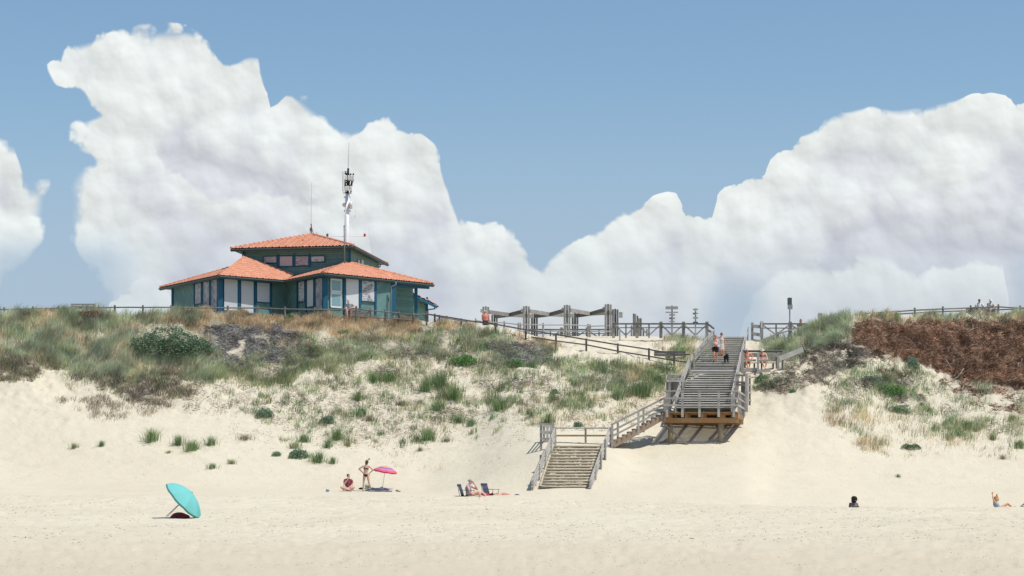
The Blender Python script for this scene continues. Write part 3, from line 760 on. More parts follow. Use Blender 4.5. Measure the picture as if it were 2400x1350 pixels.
P = sample([(0, 880), (450, 960), (560, 1060), (900, 1060), (1250, 1040), (1250, 1130), (0, 1130)], 260, 0.3, 40, 45); f.sticks(P, rng.uniform(.03, .12, len(P)), .010, DRY)
P = sample([(1760, 960), (2400, 940), (2400, 1150), (1480, 1140), (1480, 1070), (1760, 1030)], 300, 0.2, 40, 46); f.sticks(P, rng.uniform(.03, .10, len(P)), .010, DRY)
props(f.build('twig_litter', MT), 'grey and brown dead stems littering the sand between the tufts', 'twigs', kind='stuff')

f = Field()                                       # cut brown branches spread over the right dune
P = sample(R_BROWN, 78000, 0.0); P[:, 2] += rng.uniform(-.02, .26, len(P)) * np.clip(fbm(P[:, 0] * 1.3, P[:, 1] * 1.3, 77) * 1.6 + .6, 0, 2)
f.sticks(P, rng.uniform(.07, .28, len(P)), .010, BROWN, .5)
P = sample(R_BROWN, 1600, 0.3, 30, 51); P[:, 2] += .1; f.sticks(P, rng.uniform(.3, .8, len(P)), .015, BROWN[:4] + [(0.36, 0.26, 0.19)], .4)
P = sample([(2030, 825), (2150, 850), (2460, 905), (2460, 975), (2250, 945), (2100, 900)], 11000, 0.40, 34, 52); f.sticks(P, rng.uniform(.08, .25, len(P)), .014, BROWN, .4)
pol = [(210 + 42 * math.cos(t), 741 + 16 * math.sin(t)) for t in np.linspace(0, 6.28, 16)[:-1]]
P = sample([(180, 741), (250, 741), (245, 756), (190, 756)], 1600); P[:, 2] += rng.uniform(0, .35, len(P)); f.sticks(P, rng.uniform(.1, .3, len(P)), .016, BROWN, .5)
props(f.build('brown_brushwood', MT), 'rust-brown cut branches and needles laid over the right-hand dune', 'brushwood', kind='stuff')

f = Field()                                       # weed crumbs on the dry beach
m = 7000; d = rng.uniform(60, 106, m); px = rng.uniform(-30, 2430, m); ok = fbm(px / 60, d / 2.2, 61, 3) > -0.05; d, px = d[ok], px[ok]
P = np.array([(Xp(a, b), b, ground(a, b) + .005) for a, b in zip(px, d)]); f.sticks(P, rng.uniform(.02, .12, len(P)), .007, [(0.30, .24, .17), (0.2, .16, .12), (.42, .36, .28)], .1)
m = 5000; d = rng.uniform(43, 66, m); px = rng.uniform(-30, 2430, m); ok = fbm(px / 90, d / 2.0, 62, 3) > 0.02; d, px = d[ok], px[ok]
P = np.array([(Xp(a, b), b, ground(a, b) + .003) for a, b in zip(px, d)]); f.sticks(P, rng.uniform(.01, .05, len(P)), .004, [(0.34, .27, .2), (0.46, .4, .32)], .1)
props(f.build('beach_litter', MT), 'small dark crumbs of dried weed scattered over the trodden beach', 'litter', kind='stuff')

# ---- single plants
def base_at(px, y):
    d = depth_at(px, y); return G(px, d, -0.03), d
def tuft_mesh(k, h, r, cols, lean, w=.011, nm='tuft'):
    f = Field(); P = np.zeros((k, 3)); P[:, :2] = rng.normal(0, r, (k, 2)); P[:, 2] = -.03 - np.abs(P[:, 1]) * 0
    P[:, 1] *= .7; P *= np.where(rng.uniform(0, 1, (k, 1)) < .5, .45, 1.0); P[:, 2] = -.03
    f.blades(P, rng.uniform(.35, 1.0, k) * h, w, cols, lean * .7, (.08, 0), 1.6); return f.mesh(nm)
TM = [tuft_mesh(260, .60, .20, GREEN, .34, .014), tuft_mesh(200, .5, .17, GREEN[:3] + SAGE[:2], .38, .014), tuft_mesh(140, .42, .16, GREEN[2:] + STRAW[:1], .42, .013), tuft_mesh(150, .38, .2, DRY + SAGE[:1], .7, .013)]
for m_ in TM: m_.materials.append(MG)
TUFTS = [  # px, base y, mesh, scale, label
 (355, 1033, 0, 1.15, 'tall green grass tuft standing alone low on the sand below the big round shrub'),
 (418, 1042, 1, 1.05, 'green grass tuft leaning against a taller one below the teal house'),
 (450, 1055, 0, 0.95, 'bright grass tuft just right of its twin, low on the left sand slope'),
 (495, 1042, 1, 1.15, 'wide green grass tuft right of the pair under the teal house'),
 (238, 1045, 1, 0.65, 'small green tuft on bare sand at the far left of the slope'),
 (175, 1050, 2, 0.75, 'leftmost small tuft on the bare sand slope'),
 (498, 1098, 1, 0.7, 'small tuft lowest on the sand above the turquoise parasol'),
 (543, 1087, 2, 0.75, 'pale small tuft beside the lowest one above the turquoise parasol'),
 (395, 1062, 2, 0.5, 'tiny tuft below the tall lone grass tuft'),
 (575, 1030, 3, 1.0, 'dry wispy tuft left of the middle of the slope'),
 (712, 1035, 1, 1.0, 'green tuft above the cluster of dark plants over the sunbathers'),
 (690, 1050, 2, 1.0, 'thin yellow-green tuft at the left of the cluster over the sunbathers'),
 (790, 1030, 0, 1.0, 'tall spiky tuft up-slope of the standing bather'),
 (770, 1047, 1, 1.0, 'green tuft between the dark cluster and the spiky tuft'),
 (815, 1045, 2, 0.8, 'yellowish low tuft right of the spiky one above the bather'),
 (745, 1083, 0, 0.9, 'fresh green grass in the lower part of the cluster over the sunbathers'),
 (780, 1085, 1, 0.85, 'green tuft at the right end of the cluster over the sunbathers'),
 (840, 935, 0, 1.0, 'dark green tuft in the middle of the slope below the bench by the house'),
 (848, 975, 1, 1.1, 'arching green tuft below the dark one in the middle of the slope'),
 (865, 985, 3, 1.1, 'half-dry tuft beside the arching one in the middle of the slope'),
 (912, 893, 0, 1.1, 'dense green tuft high on the slope below the straw grass'),
 (875, 895, 1, 1.0, 'pale green tuft left of the dense one below the straw grass'),
 (1000, 915, 0, 1.2, 'left half of the broad green grass row in mid slope'),
 (1030, 905, 0, 1.2, 'right half of the broad green grass row in mid slope'),
 (1065, 935, 0, 1.15, 'green tuft stepping down from the broad row in mid slope'),
 (1028, 960, 0, 1.1, 'green tuft below the broad row in mid slope'),
 (1005, 1030, 0, 1.1, 'green tuft lowest in the middle of the slope, uphill of the folding chairs'),
 (985, 1056, 2, 0.7, 'small green cushion of grass just below the lowest middle tuft'),
 (1075, 990, 1, 0.9, 'small upright tuft right of the broad row'),
 (1105, 997, 1, 0.95, 'small upright tuft next to another, uphill of the folding chairs'),
 (1045, 1035, 3, 0.8, 'dry thin tuft right of the lowest middle tuft'),
 (940, 950, 3, 0.9, 'brownish tuft in the twiggy middle of the slope'),
 (985, 945, 3, 0.8, 'brownish tuft right of its like in the twiggy middle of the slope'),
 (1170, 960, 0, 1.25, 'large grass tuft left of the lower stairs and above them'),
 (1285, 993, 0, 1.25, 'bright grass tuft growing right behind the corner railing of the lower stairs'),
 (1240, 970, 2, 0.9, 'thin tuft on the slope above the corner railing of the lower stairs'),
 (1445, 935, 1, 1.1, 'green tuft left of the big clump beside the platform'),
 (1500, 928, 0, 1.35, 'large dark green clump on the slope left of the platform'),
 (1540, 900, 0, 1.0, 'green clump touching the left railing of the platform'),
 (1250, 862, 1, 1.0, 'greyish tuft below the long sloping handrail'),
 (2270, 1005, 1, 1.0, 'spiky tuft on the lower right slope'),
 (2290, 1010, 2, 0.9, 'yellow-green tuft next to the spiky one on the lower right slope'),
 (2325, 1030, 2, 0.9, 'thin tuft near the right edge of the slope'),
 (2375, 985, 2, 1.0, 'yellowish tuft high near the right edge'),
 (2390, 1050, 1, 0.9, 'green tuft low at the right edge of the picture'),
 (2178, 965, 2, 0.7, 'small upright tuft right of the dark round bush'),
 (2160, 950, 2, 0.7, 'short pale tuft under the brown brushwood'),
 (2350, 1075, 3, 0.7, 'dry faded tuft lowest on the right slope'),
 (2105, 1118, 1, 0.35, 'tiny green sprig alone on the sand at the lower right'),
 (865, 1077, 1, 0.22, 'tiny sprig on the sand just above the head of the standing bather'),
]
for i, (px, y, k, sc, lab) in enumerate(TUFTS):
    loc, d = base_at(px, y)
    o = bpy.data.objects.new('grass_tuft', TM[k]); C.objects.link(o); o.location = loc
    o.rotation_euler = (0, 0, rng.uniform(0, 6.28)); s_ = sc * 1.32; o.scale = (s_ * rng.uniform(.85, 1.05), s_, s_ * rng.uniform(1.05, 1.35))
    props(o, lab, 'grass tuft', 'grass tufts on the sand slope')

def shrub(name, px, y, rx, ry, rz, nleaf, lr, cols, label, cat='shrub', lumps=5, flat=False):
    loc, d = base_at(px, y)
    t = thing(name, label, cat, loc)
    f = Field(); Pl = []; Nl = []
    L = [(0, 0, 0, .82 if rx < 2 else 1.0)] + [(rng.uniform(-.75, .75), rng.uniform(-.4, .2), rng.uniform(.0, .35), rng.uniform(.4, .6)) for _ in range(lumps)]
    for (a, b, c, s_) in L:
        k = int(nleaf * s_ ** 2 / sum(q[3] ** 2 for q in L)); nrm = rng.normal(0, 1, (k, 3)); nrm /= np.linalg.norm(nrm, axis=1)[:, None]
        nrm[:, 2] = np.abs(nrm[:, 2]); rad = rng.uniform(.72, 1.06, (k, 1)) ** .5
        p = nrm * rad * s_ * np.array([rx, ry, rz]) + np.array([a * rx, b * ry, c * rz]) + np.array(loc)
        Pl.append(p); Nl.append(nrm)
    Pl = np.concatenate(Pl); Nl = np.concatenate(Nl)
    Pl = Pl + (fbm(Pl[:, 0] * 3, Pl[:, 2] * 3, 5)[:, None] * Nl * 0.25 * min(rx, rz))
    zg = np.array([gxy(x, yy) for x, yy, z in Pl]); Pl[:, 2] = np.maximum(Pl[:, 2], zg + .02 + rng.uniform(0, .05, len(zg)))
    Pl -= np.array(loc); f.leaves(Pl, rng.uniform(.6, 1.3, len(Pl)) * lr, cols, Nl * 0.6)
    kq = int(160 * rx) + 20; Q = np.zeros((kq, 3)); Q[:, 0] = rng.uniform(-1.15, 1.15, kq) * rx; Q[:, 1] = rng.uniform(-.8, .3, kq) * ry
    Q[:, 2] = [gxy(loc.x + a, loc.y + b) - loc.z for a, b, c in Q]
    if name != 'mat_plant' and rx < 2: f.blades(Q, rng.uniform(.5, 1.0, kq) * rz * (1.15 - np.abs(Q[:, 0]) / rx * .5), .012, GREEN[:3] + SAGE[:2], .4, (.1, 0), .3)
    f.build('foliage', ML, t)
    st = MB()
    for j in range(7):
        a = rng.uniform(0, 6.28); q = Vector((math.cos(a) * rx * .55, math.sin(a) * ry * .5, rz * .6))
        st.tube([loc + Vector((0, 0, -.05)), loc + q * .5 + Vector((0, 0, .03)), loc + q], [.018, .012, .006], 5)
    st.build('stem', plain('shrub_stem', (.12, .09, .06), .9), t)
    return t
DG = [(0.15, .24, .14), (.21, .32, .19), (.10, .17, .09), (.30, .42, .28)]
BG = [(0.12, .28, .07), (.17, .38, .10), (.09, .20, .055), (.24, .42, .14)]
BLG = [(0.23, .34, .25), (.31, .43, .33), (.15, .24, .17)]
shrub('round_shrub', 398, 838, 2.45, 1.3, 1.95, 13000, .055, [(0.11, .18, .105), (.16, .25, .15), (.07, .12, .065), (.23, .33, .22)], 'huge rounded dark green shrub on the upper left dune', lumps=7)
shrub('leafy_bush', 1092, 854, .92, .5, .75, 2200, .05, BG, 'bright green dome-shaped bush in the grey scrub right of the house')
shrub('leafy_bush', 1211, 859, .62, .4, .55, 1200, .05, BG + DG, 'smaller bright green bush below the first posts of the sloping handrail')
shrub('leafy_bush', 620, 977, .5, .35, .65, 900, .045, BLG, 'blue-green rounded plant alone on the sand left of centre')
shrub('leafy_bush', 704, 1072, .62, .35, .65, 1100, .05, DG + BLG, 'dark blue-green plant at the left of the cluster over the sunbathers')
shrub('leafy_bush', 768, 992, .45, .3, .6, 800, .045, DG + BLG, 'dark green plant mid slope above the spiky tuft')
shrub('leafy_bush', 648, 1068, .26, .2, .36, 300, .04, BLG, 'small round blue-green plant low on the sand left of the cluster')
shrub('leafy_bush', 2110, 967, .62, .4, .62, 1200, .04, DG, 'dark compact bush on the sand below the brown brushwood')
shrub('leafy_bush', 2092, 926, .8, .4, .7, 1300, .05, BG, 'bright green low bush left of the dark compact one')
shrub('mat_plant', 2140, 1051, .56, .4, .36, 1500, .03, [(.11, .20, .09), (.14, .25, .12), (.08, .14, .07)], 'smooth low green cushion plant on bare sand at lower right', lumps=1)
shrub('leafy_bush', 2139, 862, .5, .35, .9, 1000, .045, BLG, 'blue-green bush growing out of the brown brushwood')
shrub('leafy_bush', 1357, 1000, .3, .22, .42, 350, .045, DG + BLG, 'dark sprig behind the landing rail of the lower stairs')
shrub('leafy_bush', 1805, 905, .95, .5, .65, 1200, .035, DRY + DG, 'brownish scrubby bush on the sand right of the platform stairs')
shrub('leafy_bush', 1785, 893, .45, .3, .5, 600, .045, BG + BLG, 'green bush at the foot of the seating deck')
shrub('leafy_bush', 1300, 922, .24, .2, .36, 300, .045, DG, 'small dark plant on open sand below the long handrail')
shrub('leafy_bush', 1858, 918, .18, .15, .24, 160, .04, BG, 'tiny bright green plant on sand right of the brownish scrub')
shrub('leafy_bush', 1040, 760, .3, .25, .22, 250, .05, DG, 'dark green sprig in the grass by the fence corner')
shrub('leafy_bush', 808, 783, .45, .3, .4, 500, .05, BG + DG, 'green leafy plant in the straw grass below the bench by the house')
shrub('leafy_bush', 680, 750, .3, .25, .5, 400, .05, BG + DG, 'green leafy plant under the fence in front of the house')
shrub('leafy_bush', 2040, 895, .6, .4, .55, 900, .035, BLG + GREYT, 'grey-green feathery bush left of the bright green one')

# driftwood-like bare branches lying on the slopes
def branch(px, y, pts, r, label):
    loc, d = base_at(px, y); mb = MB()
    P = [loc + Vector((a, -.1 - c * .2, b + .06)) for a, b, c in pts]
    mb.tube(P, [r * (1 - .6 * i / (len(P) - 1)) for i in range(len(P))], 7)
    q = P[len(P) // 2]; mb.tube([q, q + Vector((.18, -.05, .22)), q + Vector((.25, -.05, .42))], [r * .5, r * .4, r * .2], 6)
    mb.tube([P[1], P[1] + Vector((-.12, -.06, .18))], [r * .45, r * .2], 6)
    o = mb.build('dead_branch', plain('bleached_wood', (.42, .38, .33), .9, .2, 14), None, True)
    props(o, label, 'branch', 'bleached dead branches on the dune')
branch(2215, 900, [(0, 0, 0), (.4, .15, 0), (.8, .45, 0), (1.15, .95, 0)], .035, 'long curved bleached branch at the lower edge of the brown brushwood')
branch(2232, 872, [(0, 0, 0), (-.15, .35, 0), (-.4, .75, 0)], .03, 'bleached fork of wood just above the long curved branch')
branch(2262, 782, [(0, 0, 0), (.25, .14, 0), (.55, .32, 0)], .03, 'pale stick high in the brown brushwood below the fence')
branch(1925, 918, [(0, 0, 0), (.2, -.1, 0), (.42, -.22, 0)], .028, 'grey stick lying on sand right of the brownish scrub')
branch(2085, 770, [(0, 0, 0), (.03, .2, 0), (.05, .4, 0)], .03, 'short upright stub in the brushwood near its left end')
branch(1105, 862, [(0, 0, 0), (.35, .08, 0), (.7, .2, 0)], .05, 'pale log half buried right below the bright green dome bush')
branch(2385, 865, [(0, 0, 0), (.02, .2, 0), (.06, .35, 0)], .04, 'pale stub of wood in the brushwood at the right edge')
branch(1940, 900, [(0, 0, 0), (.35, .35, 0), (.9, .8, 0), (1.2, 1.15, 0)], .03, 'long thin bleached pole lying up the eroded sand bank')


# ------------------------------------------------------------------ beach rescue house
TRIM = plain('dark_blue_trim', (0.018, 0.10, 0.175), .55, .25, 9)
TEAL0, TEAL1 = (0.085, 0.185, 0.185), (0.18, 0.31, 0.30)
def wallmat(nm, P, Q, kind):
    h = (Vector((Q.x - P.x, Q.y - P.y, 0))).normalized()
    if kind == 'horizontal': d = (0, 0, 1)
    else:
        s_ = 1 if kind == 'rising' else -1
        d = (h.x * .707 * s_, h.y * .707 * s_, .707)
    return boards(nm, TEAL0, TEAL1, d, 0.135, (0.17, 0.20, 0.18))
hb = W(700, 748, 143)
house = thing('rescue_house', 'teal wooden beach house with orange tiled roofs standing on the dune top', 'house', (hb.x, 143, 13.3))

P1, P2, Qi = W(513, 645.4, 141.5), W(757, 640, 140), W(667, 659.5, 145)
Lc, Rc = W(375, 674, 150), W(1016, 666, 147.4)
ZE = (P1.z + P2.z + Qi.z) / 3
for q in (P1, P2, Qi, Lc, Rc): q.z = ZE
A_, V_, B_ = W(565, 622, 147.2), W(690, 644.5, 146.9), W(812, 617, 146)
UL, UN, UR = W(541, 583.5, 147.2), W(828, 577, 145.5), W(908.5, 619, 156.8)
ZU = (UL.z + UN.z) / 2
for q in (UL, UN, UR): q.z = ZU
UB = UL + (UR - UN)                                  # far corner of the upper roof
apex = (UL + UN + UR + UB) / 4; apex.z = W(730, 551, apex.y).z
A_.z = B_.z = (A_.z + B_.z) / 2

def roof_face(pts, eave, name, parent, th=0.05, pitch=0.24, m=None):
    """tiled roof plane: barrel tiles run up from the eave edge (a, b)"""
    a, b = eave; e = (b - a).normalized()
    nrm = (pts[1] - pts[0]).cross(pts[2] - pts[0]).normalized()
    if nrm.z < 0: nrm = -nrm
    up = nrm.cross(e).normalized()
    if up.z < 0: up = -up
    S = [(p - a).dot(e) for p in pts]; T = [(p - a).dot(up) for p in pts]
    s0, s1, t0, t1 = min(S) - .1, max(S) + .1, min(T) - .06, max(T) + .1
    ns = int((s1 - s0) / (pitch / 6)) + 1; row = 0.36; nt = int((t1 - t0) / row) + 1
    bm = bmesh.new(); G_ = []
    for j in range(nt * 2 + 1):
        k, hh = divmod(j, 2); t = t0 + k * row + (row * 0.94 if hh else 0); lift = 0.045 if hh == 0 else 0.012
        r = []
        for i in range(ns + 1):
            s_ = s0 + (s1 - s0) * i / ns; ph = (s_ / pitch) % 1
            z = 0.055 * abs(math.sin(math.pi * ph)) ** .8 + lift
            jit = 0.012 * math.sin(k * 12.9 + math.floor(s_ / pitch) * 78.2)
            r.append(bm.verts.new(a + e * s_ + up * t + nrm * (z + jit)))
        G_.append(r)
    for j in range(len(G_) - 1):
        for i in range(ns): bm.faces.new((G_[j][i], G_[j][i + 1], G_[j + 1][i + 1], G_[j + 1][i]))
    cen = sum((Vector(p) for p in pts), Vector()) / len(pts)
    for i in range(len(pts)):
        p, q = pts[i], pts[(i + 1) % len(pts)]
        nn = (q - p).cross(nrm).normalized()
        if nn.dot(cen - p) > 0: nn = -nn
        bmesh.ops.bisect_plane(bm, geom=bm.verts[:] + bm.edges[:] + bm.faces[:], plane_co=p + nn * .02, plane_no=nn, clear_outer=True)
    me = bpy.data.meshes.new(name); bm.to_mesh(me); bm.free()
    o0 = ORG[parent.name]; me.transform(Matrix.Translation(-o0))
    o = link(me, name, m or tile_mat(), parent)
    dk = MB(); dk.prism([Vector(p) - nrm * .02 for p in pts], -nrm * th); ck = dk.build('roof_deck', TRIM, o)
    return o

def gutter(a, b, parent):
    g = MB(); d = (b - a).normalized(); o = d.cross(Vector((0, 0, 1))).normalized()
    if o.y > 0 and abs(o.y) > .3: o = -o
    g.beam(a + Vector((0, 0, -.10)), b + Vector((0, 0, -.10)), .05, .16)
    g.tube([a + o * .07 + Vector((0, 0, -.07)), b + o * .07 + Vector((0, 0, -.07))], .06, 8)
    g.build('gutter', plain('grey_green_metal', (.06, .085, .085), .5, .2, 5), parent)

RB = W(960, 672, 155); RB.z = ZE; LB = Lc + (A_ - P1) * 1.2; LB.z = ZE
ridge = thing  # (name kept short below)
roof_face([Lc, P1, A_], (P1, Lc), 'roof', house)
roof_face([P1, Qi, V_, A_], (P1, Qi), 'roof', house)
roof_face([Qi, P2, B_, V_], (Qi, P2), 'roof', house)
B2 = B_ + Vector((.35, .25, 0.0))
roof_face([P2, Rc, B2, B_], (P2, Rc), 'roof', house)
RB2 = Rc + (Qi - P2) * 1.1
roof_face([Rc, RB2, B2], (Rc, RB2), 'roof', house)
LB2 = Lc + (Qi - P1) * 1.1
roof_face([Lc, A_, LB2], (Lc, LB2), 'roof', house)
roof_face([UL, UN, apex], (UL, UN), 'roof', house)
roof_face([UN, UR, apex], (UN, UR), 'roof', house)
roof_face([UR, UB, apex], (UR, UB), 'roof', house)
roof_face([UB, UL, apex], (UB, UL), 'roof', house)
def hip(a, b, nm='ridge_tiles'):
    mb = MB(); k = max(2, int((b - a).length / .38)); up = Vector((0, 0, .045))
    for i in range(k):
        p, q = a.lerp(b, i / k) + up, a.lerp(b, (i + 1.12) / k) + up
        mb.tube([p + Vector((0, 0, .03)), q], [.10, .08], 8)
    mb.build(nm, tile_mat(), house)
for a, b in ((P1, A_), (Lc, A_), (P2, B_), (Rc, B2), (UL, apex), (UN, apex), (UR, apex)): hip(a, b)
for a, b in ((Lc, P1), (P1, Qi), (Qi, P2), (P2, Rc), (UL, UN), (UN, UR)): gutter(a, b, house)

# walls stand back from the eaves
GZ = 13.0
def inset(c, px):                                  # wall corner beneath the eave, at a measured column
    return px
wL, wP1, wQ = on_plane(405, 700, Lc + vec(.25, .5, 0), P1 + vec(.25, .75, 0)), None, None
wP1 = W(516, 700, 142.35); wL = W(405, 700, 149.6); wQ = W(673, 700, 146.1); wP2 = W(762, 700, 141.0); wR = W(922, 700, 144.9); wR2 = W(1000, 700, 148.9)
def wall(P, Q, z0, z1, nm, m, th=.12, parent=house, z1b=None):
    a, b = Vector((P.x, P.y, z0)), Vector((Q.x, Q.y, z0)); h = (b - a).normalized(); back = Vector((-h.y, h.x, 0))
    if back.y < 0: back = -back
    zb = z1 if z1b is None else z1b
    mb = MB(); mb.prism([a, b, Vector((b.x, b.y, zb)), Vector((a.x, a.y, z1))], back * th)
    return mb.build(nm, m, parent)
WALLS = [(wL, wP1, 'rising', 'teal_boards_left'), (wP1, wQ, 'rising', 'teal_boards_mid'), (wQ, wP2, 'falling', 'teal_boards_inner'), (wP2, wR, 'falling', 'teal_boards_front')]
for P, Q, k, nm in WALLS: wall(P, Q, GZ, ZE + .12, 'wall', wallmat(nm, P, Q, k))
def post_at(P, Q, px, w=.14, z0=GZ, z1=None, nm='wall_post', out=.05):
    h = (Q - P); h.z = 0; h.normalize(); o = Vector((h.y, -h.x, 0))
    if o.y > 0: o = -o
    c = on_plane(px, 700, P, Q) + o * out
    MB().beam(Vector((c.x, c.y, z0)), Vector((c.x, c.y, z1 or ZE + .02)), w, .10, h.cross(Vector((0, 0, 1)))).build(nm, TRIM, house)
def panel(P, Q, x0, x1, y0, y1, m, nm='shutter', frame=True, out=.03, parent=house):
    """shutter board on a wall; corners measured, then squared up on the wall"""
    h = (Q - P); h.z = 0; h.normalize(); o = Vector((h.y, -h.x, 0))
    if o.y > 0: o = -o
    xm = (x0 + x1) / 2
    a, b = on_plane(x0, y0, P, Q), on_plane(x1, y0, P, Q); z1 = on_plane(xm, y0, P, Q).z; z0 = on_plane(xm, y1, P, Q).z
    fr = MB(); i = .045
    q = [Vector((a.x, a.y, z0)), Vector((b.x, b.y, z0)), Vector((b.x, b.y, z1)), Vector((a.x, a.y, z1))]
    s = MB(); s.prism([p + o * (out + .045) for p in q], -o * .04)
    ob = s.build(nm, m, parent)
    if frame:
        for u, v in ((0, 1), (2, 3)): fr.beam(q[u] + o * (out + .02) - h * 0, q[v] + o * (out + .02), .09, .055)
        for u, v in ((1, 2), (3, 0)): fr.beam(q[u] + o * (out + .022), q[v] + o * (out + .022), .055, .09, o)
        fr.build('shutter_frame', TRIM, ob)
    return ob, q, o
z2x = lambda z: 340 + z * .3
z2y = lambda z: 520 + z * .3
WHITEP = plain('white_shutter_paint', (.56, .57, .60), .6, .05, 3); WHITEW = plain('cream_shutter_paint', (.60, .61, .62), .6, .06, 3)
PINKP = plain('pink_shutter_paint', (.52, .43, .45), .6, .06, 3)
W1 = worn_panel('flaking_white_shutter', (.46, .46, .49), (.17, .155, .17), .50, False); W2 = worn_panel('flaking_board_shutter', (.56, .57, .60), (.16, .145, .155), .50, True)
W3 = worn_panel('flaking_mauve_shutter', (.50, .44, .47), (.26, .22, .24), .50, True)
for P, Q, x0, x1, y0, y1, m in (
    (wL, wP1, 398, 446, 478, 642, W1), (wL, wP1, 462, 510, 466, 690, W1), (wL, wP1, 524, 572, 452, 700, W1),
    (wP1, wQ, 610, 720, 447, 695, WHITEP), (wP1, wQ, 742, 845, 460, 715, WHITEP), (wP1, wQ, 867, 970, 474, 630, WHITEP),
    (wQ, wP2, 1206, 1254, 465, 626, W2), (wQ, wP2, 1272, 1324, 452, 665, WHITEW), (wQ, wP2, 1340, 1394, 440, 690, W1),
    (wP2, wR, 1562, 1666, 445, 690, WHITEW), (wP2, wR, 1686, 1788, 460, 622, W2)):
    panel(P, Q, z2x(x0), z2x(x1), z2y(y0), z2y(y1), m)
for P, Q, xs in ((wL, wP1, (390, 455, 518)), (wP1, wQ, (730, 856, 980)), (wQ, wP2, (1195, 1263, 1332)), (wP2, wR, (1555, 1676, 1798))):
    for x in xs: post_at(P, Q, z2x(x), .13)
for c in (wL, wP1, wP2, wR):
    MB().box((c.x, c.y - .03, (GZ + ZE) / 2), .30 if c is not wL else .16, .22, ZE - GZ, .4).build('corner_post', TRIM, house)
# glazed window beside the front corner
glass = plain('pale_window_glass', (.20, .33, .37), .12, .05, 2, .5); PVC = plain('white_window_frame', (.68, .70, .72), .4, .04, 3)
for y0, y1 in ((450, 545), (555, 668)):
    ob, q, o = panel(wP2, wR, z2x(1446), z2x(1530), z2y(y0), z2y(y1), PVC, 'window', False, .02)
    c = sum(q, Vector()) / 4; g = [c + (p - c) * .82 for p in q]
    MB().prism([p + o * .075 for p in g], -o * .006).build('pane', glass, ob)
    f_ = MB(); 
    for u in range(4): f_.beam(q[u] + o * .07, q[(u + 1) % 4] + o * .07, .05, .07)
    f_.build('window_frame', PVC, ob)
# upper storey
iu = lambda c, k: Vector((c.x, c.y, c.z))
hU = (UN - UL).normalized(); sU = (UR - UN).normalized()
uL = UL + hU * .72 + sU * .75; uN = UN - hU * .42 + sU * .75; uR = UR - hU * .45 - sU * 1.1; uB = uL + (uR - uN)
mU = wallmat('teal_boards_upper', uL, uN, 'horizontal'); mU2 = boards('teal_boards_side', (.10, .21, .18), (.20, .34, .29), (0, 0, 1), .135, (.25, .27, .24))
wall(uL, uN, ZE - .1, ZU + .1, 'upper_wall', mU); wall(uN, uR, ZE - .1, ZU + .1, 'upper_wall', mU2)
wall(uL, uB, ZE - .1, ZU + .1, 'upper_wall', mU); wall(uB, uR, ZE - .1, ZU + .1, 'upper_wall', mU)
sf = MB(); sf.prism([q + Vector((0, 0, -.06)) for q in (UL, UN, UR, UB)], (0, 0, .03)); sf.build('soffit', TRIM, house)
sf = MB(); sf.prism([q + Vector((0, 0, -.05)) for q in (Lc, P1, Qi, V_ * 1, A_)], (0, 0, -.02))
for c in (uL, uN): MB().box((c.x, c.y, (ZE + ZU) / 2 + .1), .16, .16, ZU - ZE + .3, 0).build('corner_post', TRIM, house)
for x0, x1, y0, y1, m in ((927, 1032, 270, 322, W3), (1052, 1156, 268, 348, PINKP), (1175, 1280, 268, 344, W3), (1298, 1405, 268, 315, W2)):
    panel(uL, uN, z2x(x0), z2x(x1), z2y(y0), z2y(y1), m)
for x in (1042, 1166, 1287):
    c = on_plane(z2x(x), 610, uL, uN); MB().beam(Vector((c.x, c.y - .06, c.z - .48)), Vector((c.x, c.y - .06, c.z + .42)), .12, .08, (0, 1, 0)).build('wall_post', TRIM, house)
for x0, x1 in ((1658, 1672), (1684, 1700)): panel(uN, uR, z2x(x0), z2x(x1), z2y(300), z2y(338), WHITEW, frame=False)
# porch at the right end: recessed wall, post, down pipes and a lean-to
rw0, rw1 = W(918, 700, 147.2), W(968, 700, 148.6)
wall(rw0, rw1, GZ, ZE + .05, 'wall', mU); wall(wR, rw0, GZ, ZE + .1, 'wall', mU)
pp = W(975, 700, 147.3); MB().box((pp.x, pp.y, (GZ + ZE) / 2), .22, .22, ZE - GZ).build('porch_post', TRIM, house)
mb = MB(); mb.beam(W(925, 669, 145.2), W(1005, 674, 147.8), .14, .2); mb.build('porch_beam', TRIM, house)
LT = W(952, 681, 148.5); LT2 = W(1024, 716, 150.2); LT3 = W(1016, 714, 154); LT4 = W(950, 682, 153)
roof_face([LT, LT2, LT3, LT4], (LT2, LT3), 'porch_roof', house)
gutter(LT2, LT3, house)
MB().beam(LT + vec(0, -.05, -.12), LT2 + vec(0, -.05, -.12), .05, .18).build('fascia', TRIM, house)
lw0, lw1 = W(966, 700, 149.2), W(1002, 705, 150.4)
w_ = MB(); w_.prism([vec(lw0.x, lw0.y, GZ), vec(lw1.x, lw1.y, GZ), vec(lw1.x, lw1.y, LT2.z + .4), vec(lw0.x, lw0.y, LT.z - .25)], (0, .12, 0)); w_.build('wall', mU2, house)
c = W(1001, 720, 150.3); MB().box((c.x, c.y, (GZ + c.z + .4) / 2 + .4), .14, .14, c.z + .2 - GZ).build('wall_post', TRIM, house)
PIPE = plain('grey_pipe', (.17, .21, .22), .45, .1, 6)
for a, b, x in ((W(928, 661, 144.4), W(917, 672, 144.5), 0), (W(891, 619, 155.4), W(883, 630, 155.5), 0), (W(1019, 718, 151), W(1003, 726, 150.4), 0)):
    mb = MB(); mb.tube([a, a + vec(0, 0, -.18), b + vec(0, -.1, 0), b + vec(0, -.1, -.2), vec(b.x, b.y - .1, max(GZ, b.z - 2.6))], .05, 8); mb.build('drain_pipe', PIPE, house, True)
